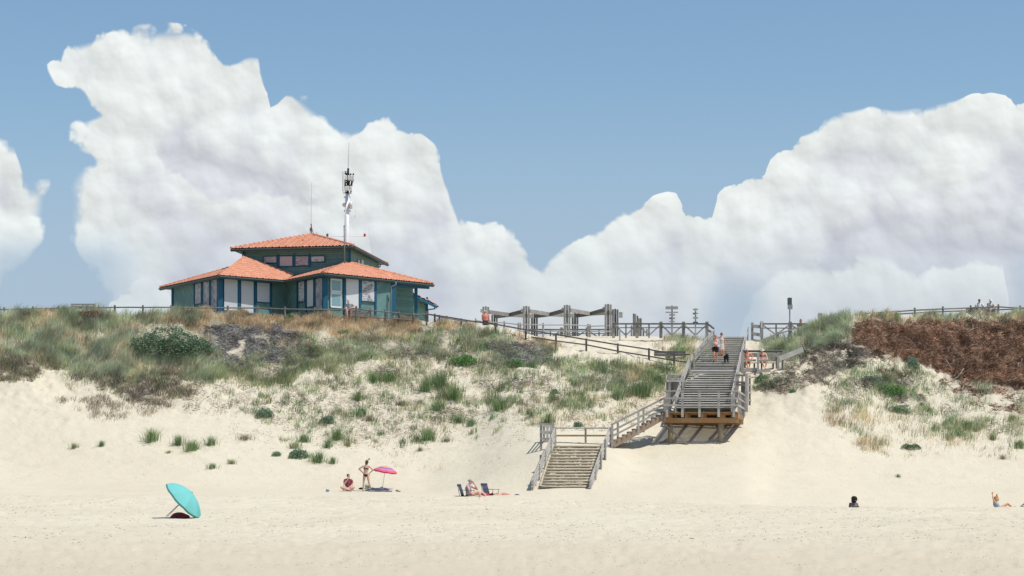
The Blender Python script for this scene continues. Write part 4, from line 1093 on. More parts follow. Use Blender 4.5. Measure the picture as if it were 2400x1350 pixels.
# base course and back walls so that the house closes
MB().prism([vec(q.x, q.y, GZ - .4) for q in (wL, wP1, wQ, wP2, wR, rw1, uR, uB)], (0, 0, .5)).build('floor_slab', plain('concrete', (.3, .29, .27)), house)
bk = [wR + vec(.6, 4, 0), uR, uB, wL]
for a, b in zip(bk[:-1], bk[1:]): wall(a, b, GZ, ZE, 'wall', mU)

# roof vents, small finial with its whip aerial
for x, y, f0, f1, f2 in ((712, 565.5, UL, UN, apex), (858, 638, P2, Rc, B_)):
    nrm = (f1 - f0).cross(f2 - f0).normalized(); r0 = Vector((0, 0, EZ)); rd = (W(x, y, 140) - r0).normalized()
    t_ = (f0 - r0).dot(nrm) / rd.dot(nrm); p = r0 + rd * t_
    MB().ball(p + vec(0, 0, .08), (.13, .15, .10), 8, 6).build('roof_vent', tile_mat(), house)
ant = thing('whip_antenna', 'thin whip antenna on a rusty bracket at the peak of the upper roof', 'antenna', apex)
RUST = plain('rusty_iron', (.16, .12, .09), .8, .3, 20)
mb = MB(); a = apex + vec(0, 0, .05)
mb.tube([a, a + vec(-.04, 0, .75)], .04, 6); mb.tube([a + vec(-.14, 0, 0), a + vec(-.03, 0, .6)], .025, 6); mb.tube([a + vec(.14, 0, 0), a + vec(-.02, 0, .55)], .025, 6)
mb.box(a + vec(-.08, -.02, .35), .12, .1, .22); mb.build('bracket', RUST, ant)
tp = W(730, 428, apex.y); MB().tube([a + vec(-.04, 0, .6), vec(tp.x, apex.y, tp.z)], [.018, .010], 6).build('whip', plain('white_whip', (.5, .5, .48)), ant)
MB().tube([a + vec(.35, 0, -.1), a + vec(.37, 0, .1), a + vec(.33, 0, .14)], .015, 5).build('hook', RUST, ant)

# mast behind the house
DM = 151.0
def m2(zx, zy): return W(700 + zx / 4.5, 320 + zy / 4.5, DM)
b0, b1 = m2(501, 1130), m2(516, 605)
mast = thing('radio_mast', 'tall white radio mast with panel antennas behind the house', 'mast', (b0.x, DM, 13.3))
MW = plain('white_mast_paint', (.74, .75, .76), .45, .04, 3); MGY = plain('light_grey_panel', (.64, .65, .64), .5, .06, 5); MK = plain('black_bracket', (.02, .022, .025), .5, .2, 8)
MB().tube([vec(b0.x, DM, 13.0), b0, b1], [.62 * .95, .60, .60] and [.64, .62, .62], 20).build('pole', MW, mast, True) if False else MB().tube([vec(b0.x - .03, DM, 13.0), b0, b1], [.17, .16, .155], 20).build('pole', MW, mast, True)
mb = MB(); mb.tube([b1, m2(522, 345)], [.10, .07], 8)
for (a, b) in (((485, 455), (495, 600)), ((575, 470), (545, 600)), ((495, 470), (560, 590)), ((575, 475), (500, 595)), ((470, 600), (560, 600)), ((490, 470), (585, 470)), ((495, 380), (515, 420)), ((480, 520), (570, 520)), ((470, 375), (520, 372)), ((510, 410), (585, 425))):
    mb.tube([m2(*a) + vec(0, -.25, 0), m2(*b) + vec(0, -.1, 0)], .028, 6)
for x in (500, 520, 540, 560): mb.beam(m2(x, 470) + vec(0, -.2, 0), m2(x - 6, 525) + vec(0, -.1, 0), .06, .05)
mb.build('antenna_bracket', MK, mast)
def pbox(x0, x1, y0, y1, nm='panel_antenna', dy=-.35, m=MGY, dp=.22):
    a, b = m2(x0, y1), m2(x1, y0); MB().box(((a.x + b.x) / 2, DM + dy, (a.z + b.z) / 2), abs(b.x - a.x), dp, abs(b.z - a.z)).build(nm, m, mast, bevel=.03)
pbox(466, 486, 372, 585, m=MW, dp=.3)
for x in (494, 521, 545, 569): pbox(x, x + 21, 418, 468)
pbox(510, 538, 530, 580); pbox(543, 568, 530, 582)
mb = MB(); 
for x in (506, 532, 553, 580): mb.box(m2(x, 411) + vec(0, -.35, 0), .10, .12, .18)
mb.box(m2(504, 395) + vec(0, -.2, 0), .3, .1, .08); mb.build('cable_cap', MK, mast)
mb = MB(); mb.tube([m2(522, 345), m2(531, 60)], [.03, .012], 6); mb.build('whip', plain('white_whip', (.5, .5, .48)), mast)
MB().box(m2(522, 350), .12, .12, .2).build('whip_base', MK, mast)
for x, r, nm in ((552, .29, 1), (475, .15, -1)):
    c = m2(x, 722); mb = MB(); mb.tube([c + vec(-.10 * nm, 0, 0), c + vec(.0, 0, 0), c + vec(.10 * nm, 0, 0)], [r * .95, r, r * .9] if nm > 0 else [r, r, r * .4], 20)
    o = mb.build('dish', MGY, mast, False)
for zx in (543, 484):
    for zy in (640, 785): MB().box(m2(zx, zy), .10, .12, .12).build('clamp', MW, mast, bevel=.02)
mb = MB(); mb.tube([m2(530, 852), m2(602, 852)], .02, 6); mb.build('side_arm', MW, mast)
MB().tube([m2(599, 860), m2(599, 825)], .04, 8).build('aerial_base', MW, mast); MB().tube([m2(599, 825), m2(603, 640)], [.012, .006], 5).build('side_whip', MW, mast)
mb = MB(); mb.tube([m2(290, 1055), m2(745, 1053)], .022, 6); mb.build('crossbar', MW, mast)
for zx, m, nm in ((303, plain('green_ball', (.01, .16, .11), .5), 'green'), (697, plain('red_ball', (.45, .04, .035), .5), 'red')):
    c = m2(zx, 1038) + vec(0, -.02, 0); mb = MB(); mb.ball(c, (.085, .085, .115), 12, 8); mb.tube([c + vec(0, 0, -.10), m2(zx, 1056)], [.035, .02], 8)
    o = mb.build('signal_ball', m, mast, True); o['label'] = nm + ' signal ball on the crossbar'
fp = thing('flagpole', 'thin grey pole standing in front of the mast at the roof corner', 'pole', W(808, 617, 145.4))
p0, p1 = W(808, 625, 145.2), W(806.5, 530, 145.2); MB().tube([p0, p1], [.045, .035], 8).build('pole', PIPE, fp, True)
MB().ball(p1, .05, 8, 6).build('finial', RUST, fp); MB().box(p0 + vec(0, 0, .1), .2, .2, .1).build('foot_plate', RUST, fp)


# ------------------------------------------------------------------ timber fences, benches, pergola, stairs
def jit(s=.01): return Vector((random.uniform(-s, s), random.uniform(-s, s), random.uniform(-s, s)))
def fence(name, label, posts, rails, m, pr=.065, rr=.045, cat='fence', square=False, group=None, mr=None):
    """posts: (px, y top, distance, height); rails: lists of points (px, y, distance)"""
    b = W(posts[0][0], posts[0][1], posts[0][2]); b.z -= posts[0][3]
    t = thing(name, label, cat, b, group)
    for px, y, d, h in posts:
        a = W(px, y, d); mb = MB(); bt = a - vec(0, 0, h)
        if square: mb.beam(bt, a, pr * 2, pr * 2, (0, 1, 0))
        else: mb.tube([bt, a - vec(0, 0, .02), a], [pr * 1.03, pr, pr * .8], 10)
        mb.build('post', m, t, not square and False)
    for R in rails:
        for (a, b2) in zip(R[:-1], R[1:]):
            mb = MB(); p, q = W(*a), W(*b2)
            if square: mb.beam(p, q, .05, rr * 2)
            else: mb.tube([p, p.lerp(q, .5) + jit(.012), q], rr, 8)
            mb.build('rail', mr or m, t)
    return t
OW, WD, WP, WDK, WB = M_wood_old(), M_wood(), M_wood_pale(), M_wood_dark(), M_wood_brown()

DF = 139.9
lp = [(10, 720), (77, 718), (137, 717), (204, 715), (269, 715), (335, 715), (401, 715), (467, 716), (534, 716), (604, 716.5), (668, 719), (737, 720), (809, 720)]
lp = [(-58, 722)] + lp
fence('crest_fence', 'low round-pole fence running along the dune top from the left edge past the house', [(x, y, DF, 1.15) for x, y in lp], [[(x, y + 5.5, DF - .02) for x, y in lp]], OW)
rp = [(835, 717, 1.5), (868, 722, 1.1), (903, 725, 1.1), (935, 729, 1.0), (968, 731, 1.0), (1000, 730, 1.1), (1019, 735, 1.0), (1030, 738, .9), (1047, 740, .9), (1081, 746, .9), (1094, 752, .9)]
fence('corner_fence', 'grey two-rail fence stepping down right of the bench by the house', [(x, y, 139.3 if x > 840 else 138.6, h) for x, y, h in rp],
      [[(809, 724, 139.6), (835, 723, 138.7), (868, 728, 139.2), (903, 731, 139.2), (935, 734, 139.2), (968, 737, 139.2), (1000, 736, 139.2), (1047, 746, 139.2), (1094, 754, 139.2)],
       [(809, 741, 139.6), (835, 742, 138.7), (868, 744, 139.2), (903, 746, 139.2), (935, 748, 139.2), (968, 750, 139.2)]], OW, .06, .035)
sp = [(1162, 757, .75), (1232, 771, .7), (1303, 783, .8), (1374, 793, 1.25), (1448, 805, 1.25), (1521, 816, 1.15), (1580, 830, .9)]
dl = lambda x: 138.8 - (x - 1000) * .0052
fence('sloping_handrail', 'long dark two-rail timber handrail sloping down to the stair head', [(x, y, dl(x), h) for x, y, h in sp],
      [[(x, y, dl(x) - .1) for x, y in ((1000, 736), (1060, 745), (1100, 752), (1162, 760), (1232, 773), (1303, 784), (1374, 796), (1448, 808), (1521, 819), (1580, 830), (1618, 831))],
       [(x, y, dl(x) - .1) for x, y in ((1245, 790), (1303, 799), (1374, 808), (1448, 823), (1521, 835), (1580, 845), (1618, 850))]], WDK, .06, .045, 'handrail', True)
bp = [(1115, 746), (1149, 751), (1182, 752), (1215, 756), (1220, 756), (1273, 757), (1327, 757), (1378, 759), (1383, 760)]
DB = 148.5
fence('rear_fence', 'pale round-pole two-rail fence crossing in front of the timber pergola', [(x, y, DB, 1.15) for x, y in bp],
      [[(x, y + 4.5, DB - .05) for x, y in bp] + [(1440, 763, DB)], [(1182, 776, DB), (1273, 776, DB), (1383, 777, DB), (1440, 777, DB)]], WP, .062, .04)

# pergola: clusters of tall posts joined by zig-zag beams
per = thing('timber_pergola', 'row of tall timber post clusters joined by zig-zag beams', 'pergola', W(1280, 788, 152))
def cluster(parent, x0, x1, ytop, d, ybot, n=3, nm='post', steps=None, m=WD):
    for i in range(n):
        x = x0 + (x1 - x0) * (i + .5) / n; y = ytop + (steps[i] if steps else (0, -1, .5, 1)[i % 4]); a = W(x, y, d + (i % 2) * .25)
        b = W(x, ybot, d + (i % 2) * .25); MB().beam(b, a, (x1 - x0) / n * d / F * .82, .18, (0, 1, 0)).build(nm, m, parent)
fr = [(1130, 1147, 719), (1225, 1242, 718), (1320.5, 1337.5, 715.5), (1416.5, 1434, 713.5)]
bk_ = [(1151, 1167, 738), (1244, 1261, 736), (1339.5, 1356, 735), (1434, 1450, 725)]
for i, (a, b, y) in enumerate(fr): cluster(per, a, b, y, 152 - i * .25, 790)
for i, (a, b, y) in enumerate(bk_): cluster(per, a, b, y, (158.5 - i * .3) if i < 3 else 155.0, 790, m=WDK)
for i in range(3):
    xm = (1195, 1289.5, 1384.5)[i]; M = W(xm, (738, 737, 735.5)[i], 155.2)
    def pb(a, nm='beam', m=WD): MB().beam(a, M, .16, .26).build(nm, m, per)
    pb(W(fr[i][1] - 2, 731 - i * 2, 152.0 - i * .25)); pb(W(fr[i + 1][0] + 2, 729.5 - i * 1.7, 151.8 - i * .25), m=WDK)
    pb(W(bk_[i][1] - 4, 742 - i, 158.3 - i * .3), m=WDK); pb(W(bk_[i + 1][0] + 2, (741, 740, 733)[i], 158 - i * .3 if i < 2 else 155.2))
for i, (a, b, y) in enumerate(fr):
    mb = MB(); mb.beam(W(a - 2, y + 13, 151.6), W(a - 2, y + 6, 151.6), .12, .3); mb.build('peg', WP, per)
mb = MB(); mb.box(W(1455, 738, 155), .25, .2, .4); mb.build('peg', WP, per)
dc = thing('post_cluster', 'descending cluster of short timber posts behind the cross-braced fence', 'posts', W(1493, 790, 160))
for i, (x, y) in enumerate(((1485, 735), (1489, 736), (1494, 740), (1498, 746), (1502, 746), (1480, 763), (1508, 770), (1516, 771))):
    MB().beam(W(x, 790, 160 + i * .2), W(x, y, 160 + i * .2), .12, .14, (0, 1, 0)).build('post', WD if i % 2 else WDK, dc)

def truss(name, label, d, bigs, smalls, y0, y1, ybase, xr0, xr1, extra=()):
    t = thing(name, label, 'fence', W(bigs[0], ybase, d))
    for x in bigs: MB().beam(W(x, ybase + 4, d), W(x, y0 - 5, d), .2, .2, (0, 1, 0)).build('post', WD, t)
    for x in smalls: MB().beam(W(x, ybase + 4, d), W(x, y0 + 1, d), .1, .1, (0, 1, 0)).build('post', WP, t)
    for y, w in ((y0, .10), (y1, .06)): MB().beam(W(xr0, y, d - .12), W(xr1, y, d - .12), .10, w).build('rail', WDK, t)
    allx = sorted(list(bigs) + list(smalls))
    for x in bigs:
        for k in (-1, 1):
            nb = [q for q in smalls if 0 < (q - x) * k < 40]
            if nb:
                q = min(nb, key=lambda v: abs(v - x)); MB().beam(W(x, y0 + 1, d - .1), W(q, ybase - 2, d - .1), .09, .11, (0, 1, 0)).build('brace', WD, t)
    return t
truss('braced_fence', 'cross-braced timber fence with W-shaped struts left of the stair head', 146.5, (1438, 1493, 1549, 1602, 1657), (1467, 1521, 1575, 1630), 759, 768, 788, 1435, 1657)
truss('braced_fence', 'lower cross-braced timber fence behind the pale round-pole fence', 156, (1316, 1376, 1436), (1290, 1346, 1404), 772.5, 782, 794, 1240, 1436)
truss('braced_fence', 'cross-braced timber fence right of the stair head by the gate', 145.5, (1785, 1852), (1819, 1888), 759, 769, 787, 1781, 1905)
o = thing('end_rail', 'short slanting end rails beside the last post left of the stair head', 'rail', W(1660, 775, 146))
for a, b in (((1659, 759), (1673, 770)), ((1659, 773), (1667, 779))): MB().beam(W(*a, 146.2), W(*b, 143), .08, .1).build('rail', WDK, o)
o = thing('lamp_post', 'thin pale angled post in front of the cross-braced fence', 'post', W(1453, 806, 143))
MB().tube([W(1453, 806, 143), W(1452.5, 769, 143), W(1447, 762, 143)], .045, 8).build('post', WP, o)

# signs
def sign(label, px, ytop, ybot, d, boards_, pm, pw=.1):
    t = thing('sign_post', label, 'sign', W(px, ybot, d))
    MB().beam(W(px, ybot, d), W(px, ytop, d), pw, .1, (0, 1, 0)).build('post', pm, t)
    for x0, x1, y0, y1, m in boards_:
        a, b = W(x0, y1, d - .1), W(x1, y0, d - .1); MB().box(((a.x + b.x) / 2, d - .1, (a.z + b.z) / 2), b.x - a.x, .04, b.z - a.z).build('board', m, t)
    return t
SG, SGD = plain('grey_sign_face', (.30, .31, .31), .6, .25, 9), plain('dark_sign_face', (.09, .10, .11), .6, .3, 9)
sign('fingerpost sign with two wide boards and a stack of small plates', 1575, 716, 790, 146,
     [(1560, 1589, 718, 725, SG), (1560, 1589, 730.5, 733.5, SG), (1568.5, 1582, 736, 740, SG), (1568.5, 1573, 744, 748, SGD), (1576, 1582, 744, 748, SG), (1568.5, 1581, 752, 755, SG)], WP)
sign('fingerpost sign of small plates near the top of the stairs', 1630, 723, 790, 146,
     [(1624, 1636, 723.5, 727, SG), (1624, 1628, 733, 737, SGD), (1631, 1636, 733, 736, SG), (1624, 1636, 743, 747, SG), (1624, 1636, 754, 758, SGD)], WP)
sign('tall sign board on a pole right of the stairs', 1851, 697, 787, 143.5, [(1845.5, 1856, 698, 714, SGD), (1846, 1857.5, 713.5, 725, SG)], WD, .07)
sign('small square grey sign behind the grassy crest', 1922, 734, 762, 150, [(1917, 1927, 734, 748, SG)], WD, .06)

# right-hand crest fence and the path fence by the gate
rf = [(1951, 746, 142, .8), (2019, 729, 140.6, .7), (2076, 725.5, 140.6, 1.0), (2144, 721, 140.6, 1.1), (2210, 718, 140.6, 1.1), (2275, 715.5, 140.6, 1.1), (2340, 713, 140.6, 1.2), (2391, 716, 141, 1.1), (2450, 713, 141, 1.1)]
fence('crest_fence', 'round-pole fence along the crest above the brown brushwood', rf,
      [[(1880, 762, 143)] + [(x, y + 6, d - .05) for x, y, d, h in rf], [(2076, 738, 141), (2210, 730, 141), (2391, 724, 141), (2450, 721, 141)]], OW)
g = thing('wooden_gate', 'broad-boarded timber gate at the right of the stair head', 'gate', W(1775, 800, 142))
for x, yt, yb in ((1763, 756, 822), (1786, 757, 812)): MB().beam(W(x, yb, 141.2), W(x, yt, 141.2), .15, .15, (0, 1, 0)).build('post', WD, g)
for y0, y1, y2, y3 in ((760, 769, 762, 770), (778, 787, 781, 790), (794, 803, 797, 806)):
    MB().beam(W(1765, (y0 + y1) / 2, 141.1), W(1785, (y2 + y3) / 2, 141.1), .05, .22).build('board', WP, g)
mb = MB(); mb.beam(W(1785, 752, 141), W(1785, 768, 141), .1, .1, (0, 1, 0)); mb.build('latch_post', plain('white_post_cap', (.6, .6, .6)), g)
fence('path_handrail', 'pair of timber handrails climbing right from the gate through the grass', [(1792, 793, 139.8, .7), (1822, 778, 140, 1.0), (1850, 770, 140.4, .8)],
      [[(1790, 795, 139.7), (1822, 783, 139.9), (1852, 774, 140.3), (1880, 766, 140.8)], [(1790, 811, 139.7), (1822, 799, 139.9), (1846, 795, 140.3)]], WD, .07, .04, 'handrail', True)

# benches
def bench(label, px0, px1, y_seat, d, back=(0, 0), legs=2, y_back=None, nb=3, m=WD, table=False):
    zs = W(px0, y_seat, d).z; x0, x1 = Xp(px0, d), Xp(px1, d); gz = gxy((x0 + x1) / 2, d)
    t = thing('wooden_bench', label, 'bench', ((x0 + x1) / 2, d, gz))
    for k in range(3): MB().box(((x0 + x1) / 2, d - .16 + k * .15, zs), x1 - x0, .13, .045).build('seat_board', m, t)
    for k in range(legs):
        x = x0 + (x1 - x0) * (.12 + .76 * k / max(1, legs - 1)); MB().box((x, d, (zs + gz) / 2 - .1), .12, .4, abs(zs - gz) + .2 - .03).build('leg', M_wood_dark(), t)
        if y_back is not None: MB().beam((x, d + .3, gz), (x, d + .36, zs + .5), .09, .09, (1, 0, 0)).build('back_post', m, t)
    if y_back is not None:
        for k in range(nb):
            MB().box(((x0 + x1) / 2, d + .28 + k * .01, zs + .16 + k * .15), x1 - x0 + .05, .04, .11).build('back_board', m, t)
    return t

def back_bench(label, px0, px1, ys, d, h=.055, nlegs=3, m=WD, seat=True, depthy=.45):
    """bench seen from its back: boards of the back rest at photo heights ys, seat and legs behind"""
    x0, x1 = Xp(px0, d), Xp(px1, d); gz = gxy((x0 + x1) / 2, d)
    t = thing('wooden_bench', label, 'bench', ((x0 + x1) / 2, d, gz)); zt = W(0, min(ys), d).z
    for y in ys: MB().box(((x0 + x1) / 2, d, W(0, y, d).z), x1 - x0, .035, h * 2).build('back_board', m, t)
    for k in range(nlegs):
        x = x0 + (x1 - x0) * (.06 + .88 * k / (nlegs - 1)); MB().beam((x, d + .05, gz - .2), (x, d + .04, zt - .03), .09, .07, (1, 0, 0)).build('back_post', m, t)
        MB().beam((x, d + depthy + .1, gz - .2), (x, d + depthy + .1, gz + .42), .09, .09, (1, 0, 0)).build('leg', m, t)
    for k in range(3): MB().box(((x0 + x1) / 2, d + .17 + k * .14, gz + .45), x1 - x0, .12, .04).build('seat_board', M_wood_brown() if m is WDK else m, t)
    return t
back_bench('slatted grey bench behind the fence at the far left, brown brush below it', 166, 223, (713.5, 718.5, 723.5, 729), 140.8, .05)
back_bench('slatted bench in front of the house where the visored visitor sits', 812, 868, (727, 732.5, 738, 743), 139.2, .055)
back_bench('bench behind the two people seated on the right crest', 2264, 2336, (725, 731, 737), 141.6, .07)
b_ = back_bench('weathered bench with brown seat at the foot of the long handrail', 1533, 1607, (825.5, 832.5), 136.9, .075, 3, WDK)
for x, s in ((1541, 1), (1592, 1)):
    a = W(x, 846, 137.3); MB().box((a.x, 137.3, (a.z + gxy(a.x, 137.3)) / 2), .35, .4, a.z - gxy(a.x, 137.3) + .1).build('block_leg', WB, b_)

# ---- lower staircase
ls = thing('lower_staircase', 'sand-drifted lower timber staircase with railings facing the beach', 'staircase', G(1340, 114))
N_ = 14
for i in range(N_ + 1):
    f_ = i / N_; y = 1138.5 + (1044 - 1138.5) * f_; d = 112.3 + (117.0 - 112.3) * f_
    xl, xr = 1268 + (1298 - 1268) * f_, 1377 + (1411 - 1377) * f_
    a, b = W(xl, y, d), W(xr, y, d); mb = MB(); q = [a.lerp(b, k / 6) + Vector((0, random.uniform(-.012, .012), random.uniform(-.008, .008))) for k in range(7)]
    mb.tube([p + vec(0, .0, -.042) for p in q], .045, 8); mb.build('tread', plain('sandy_log', (.50, .435, .34), .9, .2, 12), ls, True)
# sand lying on the steps: a stepped sheet with rough noses
sm = MB(); NX = 26; rows = []
for i in range(N_ + 1):
    f_ = i / N_; y = 1138.5 + (1044 - 1138.5) * f_; d = 112.3 + 4.7 * f_; f2 = (i + 1) / N_; z = W(0, y, d).z
    xl, xr = 1264 + 30 * f_, 1381 + 34 * f_
    for dd, zz in ((.0, .006), (.2, .012), (.44, -.012)):
        rows.append([(Xp(xl + (xr - xl) * k / NX, d) + 0, d + dd + random.uniform(-.02, .02), z + zz + random.uniform(-.012, .012)) for k in range(NX + 1)])
k0 = len(sm.v)
for r in rows: sm.v.extend(r)
for i in range(len(rows) - 1):
    for j in range(NX): a = i * (NX + 1) + j; sm.f.append((a, a + 1, a + NX + 2, a + NX + 1))
sm.build('drifted_sand', sand_mat(), ls, True)
def slope_rails(t, A, B, offs, posts, m, pw=.11, w=.05, h=.10, split=1):
    """A, B = (px, y, d) ends of the top rail; offs = drops of further rails"""
    for k, o in enumerate(offs):
        a, b = W(*A) - vec(0, 0, o), W(*B) - vec(0, 0, o)
        for s in range(split): MB().beam(a.lerp(b, s / split), a.lerp(b, (s + 1) / split) + jit(.01), w, h).build('rail', m, t)
    for f_, up, dn in posts:
        c = W(*A).lerp(W(*B), f_); MB().beam(c - vec(-.02, 0, dn), c + vec(.02, 0, up), pw, pw, (0, 1, 0)).build('post', m, t)
slope_rails(ls, (1246, 1128, 112.0), (1301, 1003, 117.2), (0, .14, .32, .55), ((.02, .02, .6), (.3, .05, 1.0), (.55, .05, 1.1), (.8, .05, 1.1), (1, .06, 1.1)), WP, .10, .05, .07)
slope_rails(ls, (1382, 1128, 112.0), (1428, 1001, 117.2), (0, .16, .36, .58), ((.02, .02, .6), (.28, .05, 1.0), (.52, .05, 1.05), (.76, .05, 1.1)), WP, .10, .05, .07)
for x, y0, y1, d in ((1418, 1032, 1078, 115.8), (1408, 1066, 1108, 114.6), (1395, 1104, 1134, 113.3), (1268, 1066, 1110, 114.5), (1254, 1105, 1140, 113.0)):
    MB().tube([W(x, y1, d), W(x, y0, d)], .075, 8).build('post', WD, ls)
ld = thing('landing_railing', 'railing round the sandy landing above the lower staircase', 'railing', G(1365, 119.6))
for x in (1300, 1372.5, 1431): MB().beam(W(x, 1044, 119.9), W(x, 1001.5, 119.9), .11, .11, (0, 1, 0)).build('post', WP, ld)
for a, b in ((1300, 1372), (1372, 1432)):
    MB().beam(W(a, 1003.5, 119.8), W(b, 1003.5, 119.8), .12, .07).build('rail', WP, ld); MB().beam(W(a, 1021, 119.8), W(b, 1021, 119.8), .05, .10).build('rail', WB, ld)
cr = thing('corner_railing', 'short square railing pen at the left corner of the sandy landing', 'railing', G(1282, 118.5))
for x, yt, yb, d in ((1268, 994, 1054, 117.6), (1297, 994, 1042, 117.6), (1275, 997, 1040, 120), (1283, 998, 1040, 120), (1291, 998, 1040, 120)): MB().beam(W(x, yb, d), W(x, yt, d), .13, .10, (0, 1, 0)).build('post', WP, cr)
for y in (994, 1012, 1028):
    MB().beam(W(1265, y, 117.5), W(1299, y, 117.5), .05, .10).build('rail', WP, cr)
    MB().beam(W(1273, y + 3, 120), W(1300, y + 3, 120), .05, .09).build('rail', WP, cr); MB().beam(W(1268, y + .6, 117.6), W(1275, y + 3, 120), .05, .09).build('rail', WP, cr)

# ---- side staircase between the landing and the platform
ss = thing('side_staircase', 'sideways timber staircase rising from the sandy landing to the platform', 'staircase', G(1480, 120.5))
sa, sb = W(1437, 1041, 119.4), W(1562, 968, 121.9)
for k, off in enumerate((0, 1.15)):
    o = vec(-.0, off, 0); MB().beam(sa + o + vec(0, 0, -.05), sb + o + vec(0, 0, -.12), .06, .34).build('stringer', plain('brown_stringer', (.26, .19, .14), .85, .3, 8), ss)
for i in range(11):
    p = sa.lerp(sb, (i + .5) / 11) + vec(0, .55, .13); MB().box(p, .30, 1.2, .045).build('tread', WD, ss)
    MB().box(p + vec(-.12, 0, -.09), .03, 1.1, .13).build('riser', plain('brown_stringer', (.26, .19, .14)), ss)
for off, ps in ((-.03, (0, .48, .98)), (1.2, (.12, .6, 1.0))):
    A, B = W(1435, 994.5, 119.4) + vec(0, off, 0), W(1561, 931, 121.9) + vec(0, off, 0)
    for dr in (0, .36, .66): MB().beam(A - vec(0, 0, dr), B - vec(0, 0, dr), .05, .10).build('rail', WP if off > 0 else WD, ss)
    for f_ in ps: c = A.lerp(B, f_); MB().beam(c - vec(0, .0, 1.35), c + vec(0, 0, .04), .12, .10, (0, 1, 0)).build('post', WP, ss)

# ---- viewing platform
pf = thing('viewing_platform', 'raised timber platform on round posts at the turn of the stairs', 'platform', W(1650, 1040, 122.5))
D0, D1 = 121.5, 127.0; ZP = W(0, 965.5, D0).z
c0, c1, c2, c3 = vec(Xp(1561, D0), D0, ZP), vec(Xp(1725, D0), D0, ZP), vec(Xp(1741.5, D1), D1, ZP), vec(Xp(1576, D1), D1, ZP)
nb = 34
for i in range(nb):
    f0, f1 = i / nb, (i + .74) / nb
    MB().prism([c0.lerp(c3, f0) + vec(-.05, 0, 0), c1.lerp(c2, f0) + vec(.06, 0, 0), c1.lerp(c2, f1) + vec(.06, 0, 0), c0.lerp(c3, f1) + vec(-.05, 0, 0)], (0, 0, -.04)).build('deck_board', WB, pf)
for i in range(5):
    f_ = (.02, .27, .50, .77, .985)[i]; MB().beam(c0.lerp(c1, f_) + vec(.05, .10, -.19), c3.lerp(c2, f_) + vec(0, 0, -.19), .10, .26).build('joist', WB, pf)
MB().beam(c0 + vec(-.02, .55, -.46), c1 + vec(.22, .55, -.46), .16, .28).build('beam', WB, pf); MB().beam(c0 + vec(.1, 3.6, -.46), c1 + vec(.8, 3.6, -.46), .16, .28).build('beam', WB, pf)
MB().beam(c1 + vec(.10, .2, -.19), c2 + vec(.03, 0, -.19), .07, .28).build('edge_joist', WB, pf)
for x, dd in ((1571.5, .7), (1689, .7), (1588, 4.0), (1702, 4.0)):
    d = D0 + dd; zt = ZP - .6; X_ = Xp(x, d); MB().tube([(X_, d, gxy(X_, d) - .4), (X_, d, zt)], .15, 12).build('support_post', plain('pale_brown_post', (.33, .26, .18), .85, .25, 9) if dd < 1 else WB, pf, True)
for a, b in ((W(1563, 999, D0 + .45), W(1616, 1047, D0 + .2)), (W(1688, 1003, D0 + 1.0), W(1648, 1042, D0 + 1.6)), (W(1575, 1022, D0 + 1.2), W(1538, 1044, D0 + .6)), (W(1702, 990, D0 + .8), W(1692, 1000, D0 + .8))):
    MB().beam(a, b, .07, .17, (0, 1, 0)).build('brace', plain('brown_brace', (.27, .21, .15), .85, .3, 8), pf)
RT = [W(0, y, D0).z for y in (916.5, 933.5, 950)]
for x in (1563, 1599, 1639, 1684, 1719.5): MB().beam(vec(Xp(x, D0), D0 - .09, ZP - .30), vec(Xp(x, D0), D0 - .09, RT[0] - .04), .14, .06, (0, 1, 0)).build('rail_post', WP, pf)
for x in (1582, 1634, 1680, 1716): MB().beam(vec(Xp(x, D0 + 3), D0 + 3, ZP), vec(Xp(x, D0 + 3), D0 + 3, ZP + .5), .09, .06, (0, 1, 0)).build('rail_post', WP, pf) if False else None
for k, z in enumerate(RT):
    MB().beam(vec(c0.x - .12, D0 - (.14 if k else .07), z), vec(c1.x + .1, D0 - (.14 if k else .07), z), .14 if k == 0 else .045, .06 if k == 0 else .11).build('rail', WP, pf)
    MB().beam(vec(c1.x + .1, D0 - .1, z), vec(c2.x + .1, D1, z), .045, .11).build('rail', WP, pf)
for f_ in (.14, .36, .58, .8, .99):
    p = c1.lerp(c2, f_) + vec(.07, 0, 0); MB().beam(p - vec(0, 0, .35), vec(p.x, p.y, RT[0]), .12, .07, (1, 0, 0)).build('rail_post', WP, pf)
MB().beam(vec(c0.x - .05, D0 + .0, RT[0]), vec(c0.x + .1, D0 + 1.2, RT[0]), .1, .06).build('rail', WP, pf)

# ---- upper staircase: open flight, then the closed flight to the skyline
us = thing('upper_staircase', 'long timber staircase climbing from the platform to the top of the dune', 'staircase', G(1680, 131))
def flight(n0, dA, yA, lA, rA, dB, yB, lB, rB, open_, m):
    zA, zB = W(0, yA, dA).z, W(0, yB, dB).z
    for i in range(n0):
        f_ = (i + .5) / n0; d = dA + (dB - dA) * f_; z = zA + (zB - zA) * (i + 1) / n0
        l = Xp(lA, dA) + (Xp(lB, dB) - Xp(lA, dA)) * f_; r = Xp(rA, dA) + (Xp(rB, dB) - Xp(rA, dA)) * f_
        MB().box(((l + r) / 2 + random.uniform(-.02, .02), d, z - .022 + random.uniform(-.006, .006)), r - l, (.38 if open_ else .34), .06).build('tread', m, us)
        if not open_:
            MB().box(((l + r) / 2, d + .11, z - .115), r - l - .02, .04, (zB - zA) / n0 - .05 + .03).build('riser', WP, us)
WPL = wood('sun_bleached_tread', (0.44, 0.42, 0.38), (0.72, 0.69, 0.63))
flight(17, 125.3, 960, 1585, 1716, 131.0, 869, 1618, 1732, True, WPL)
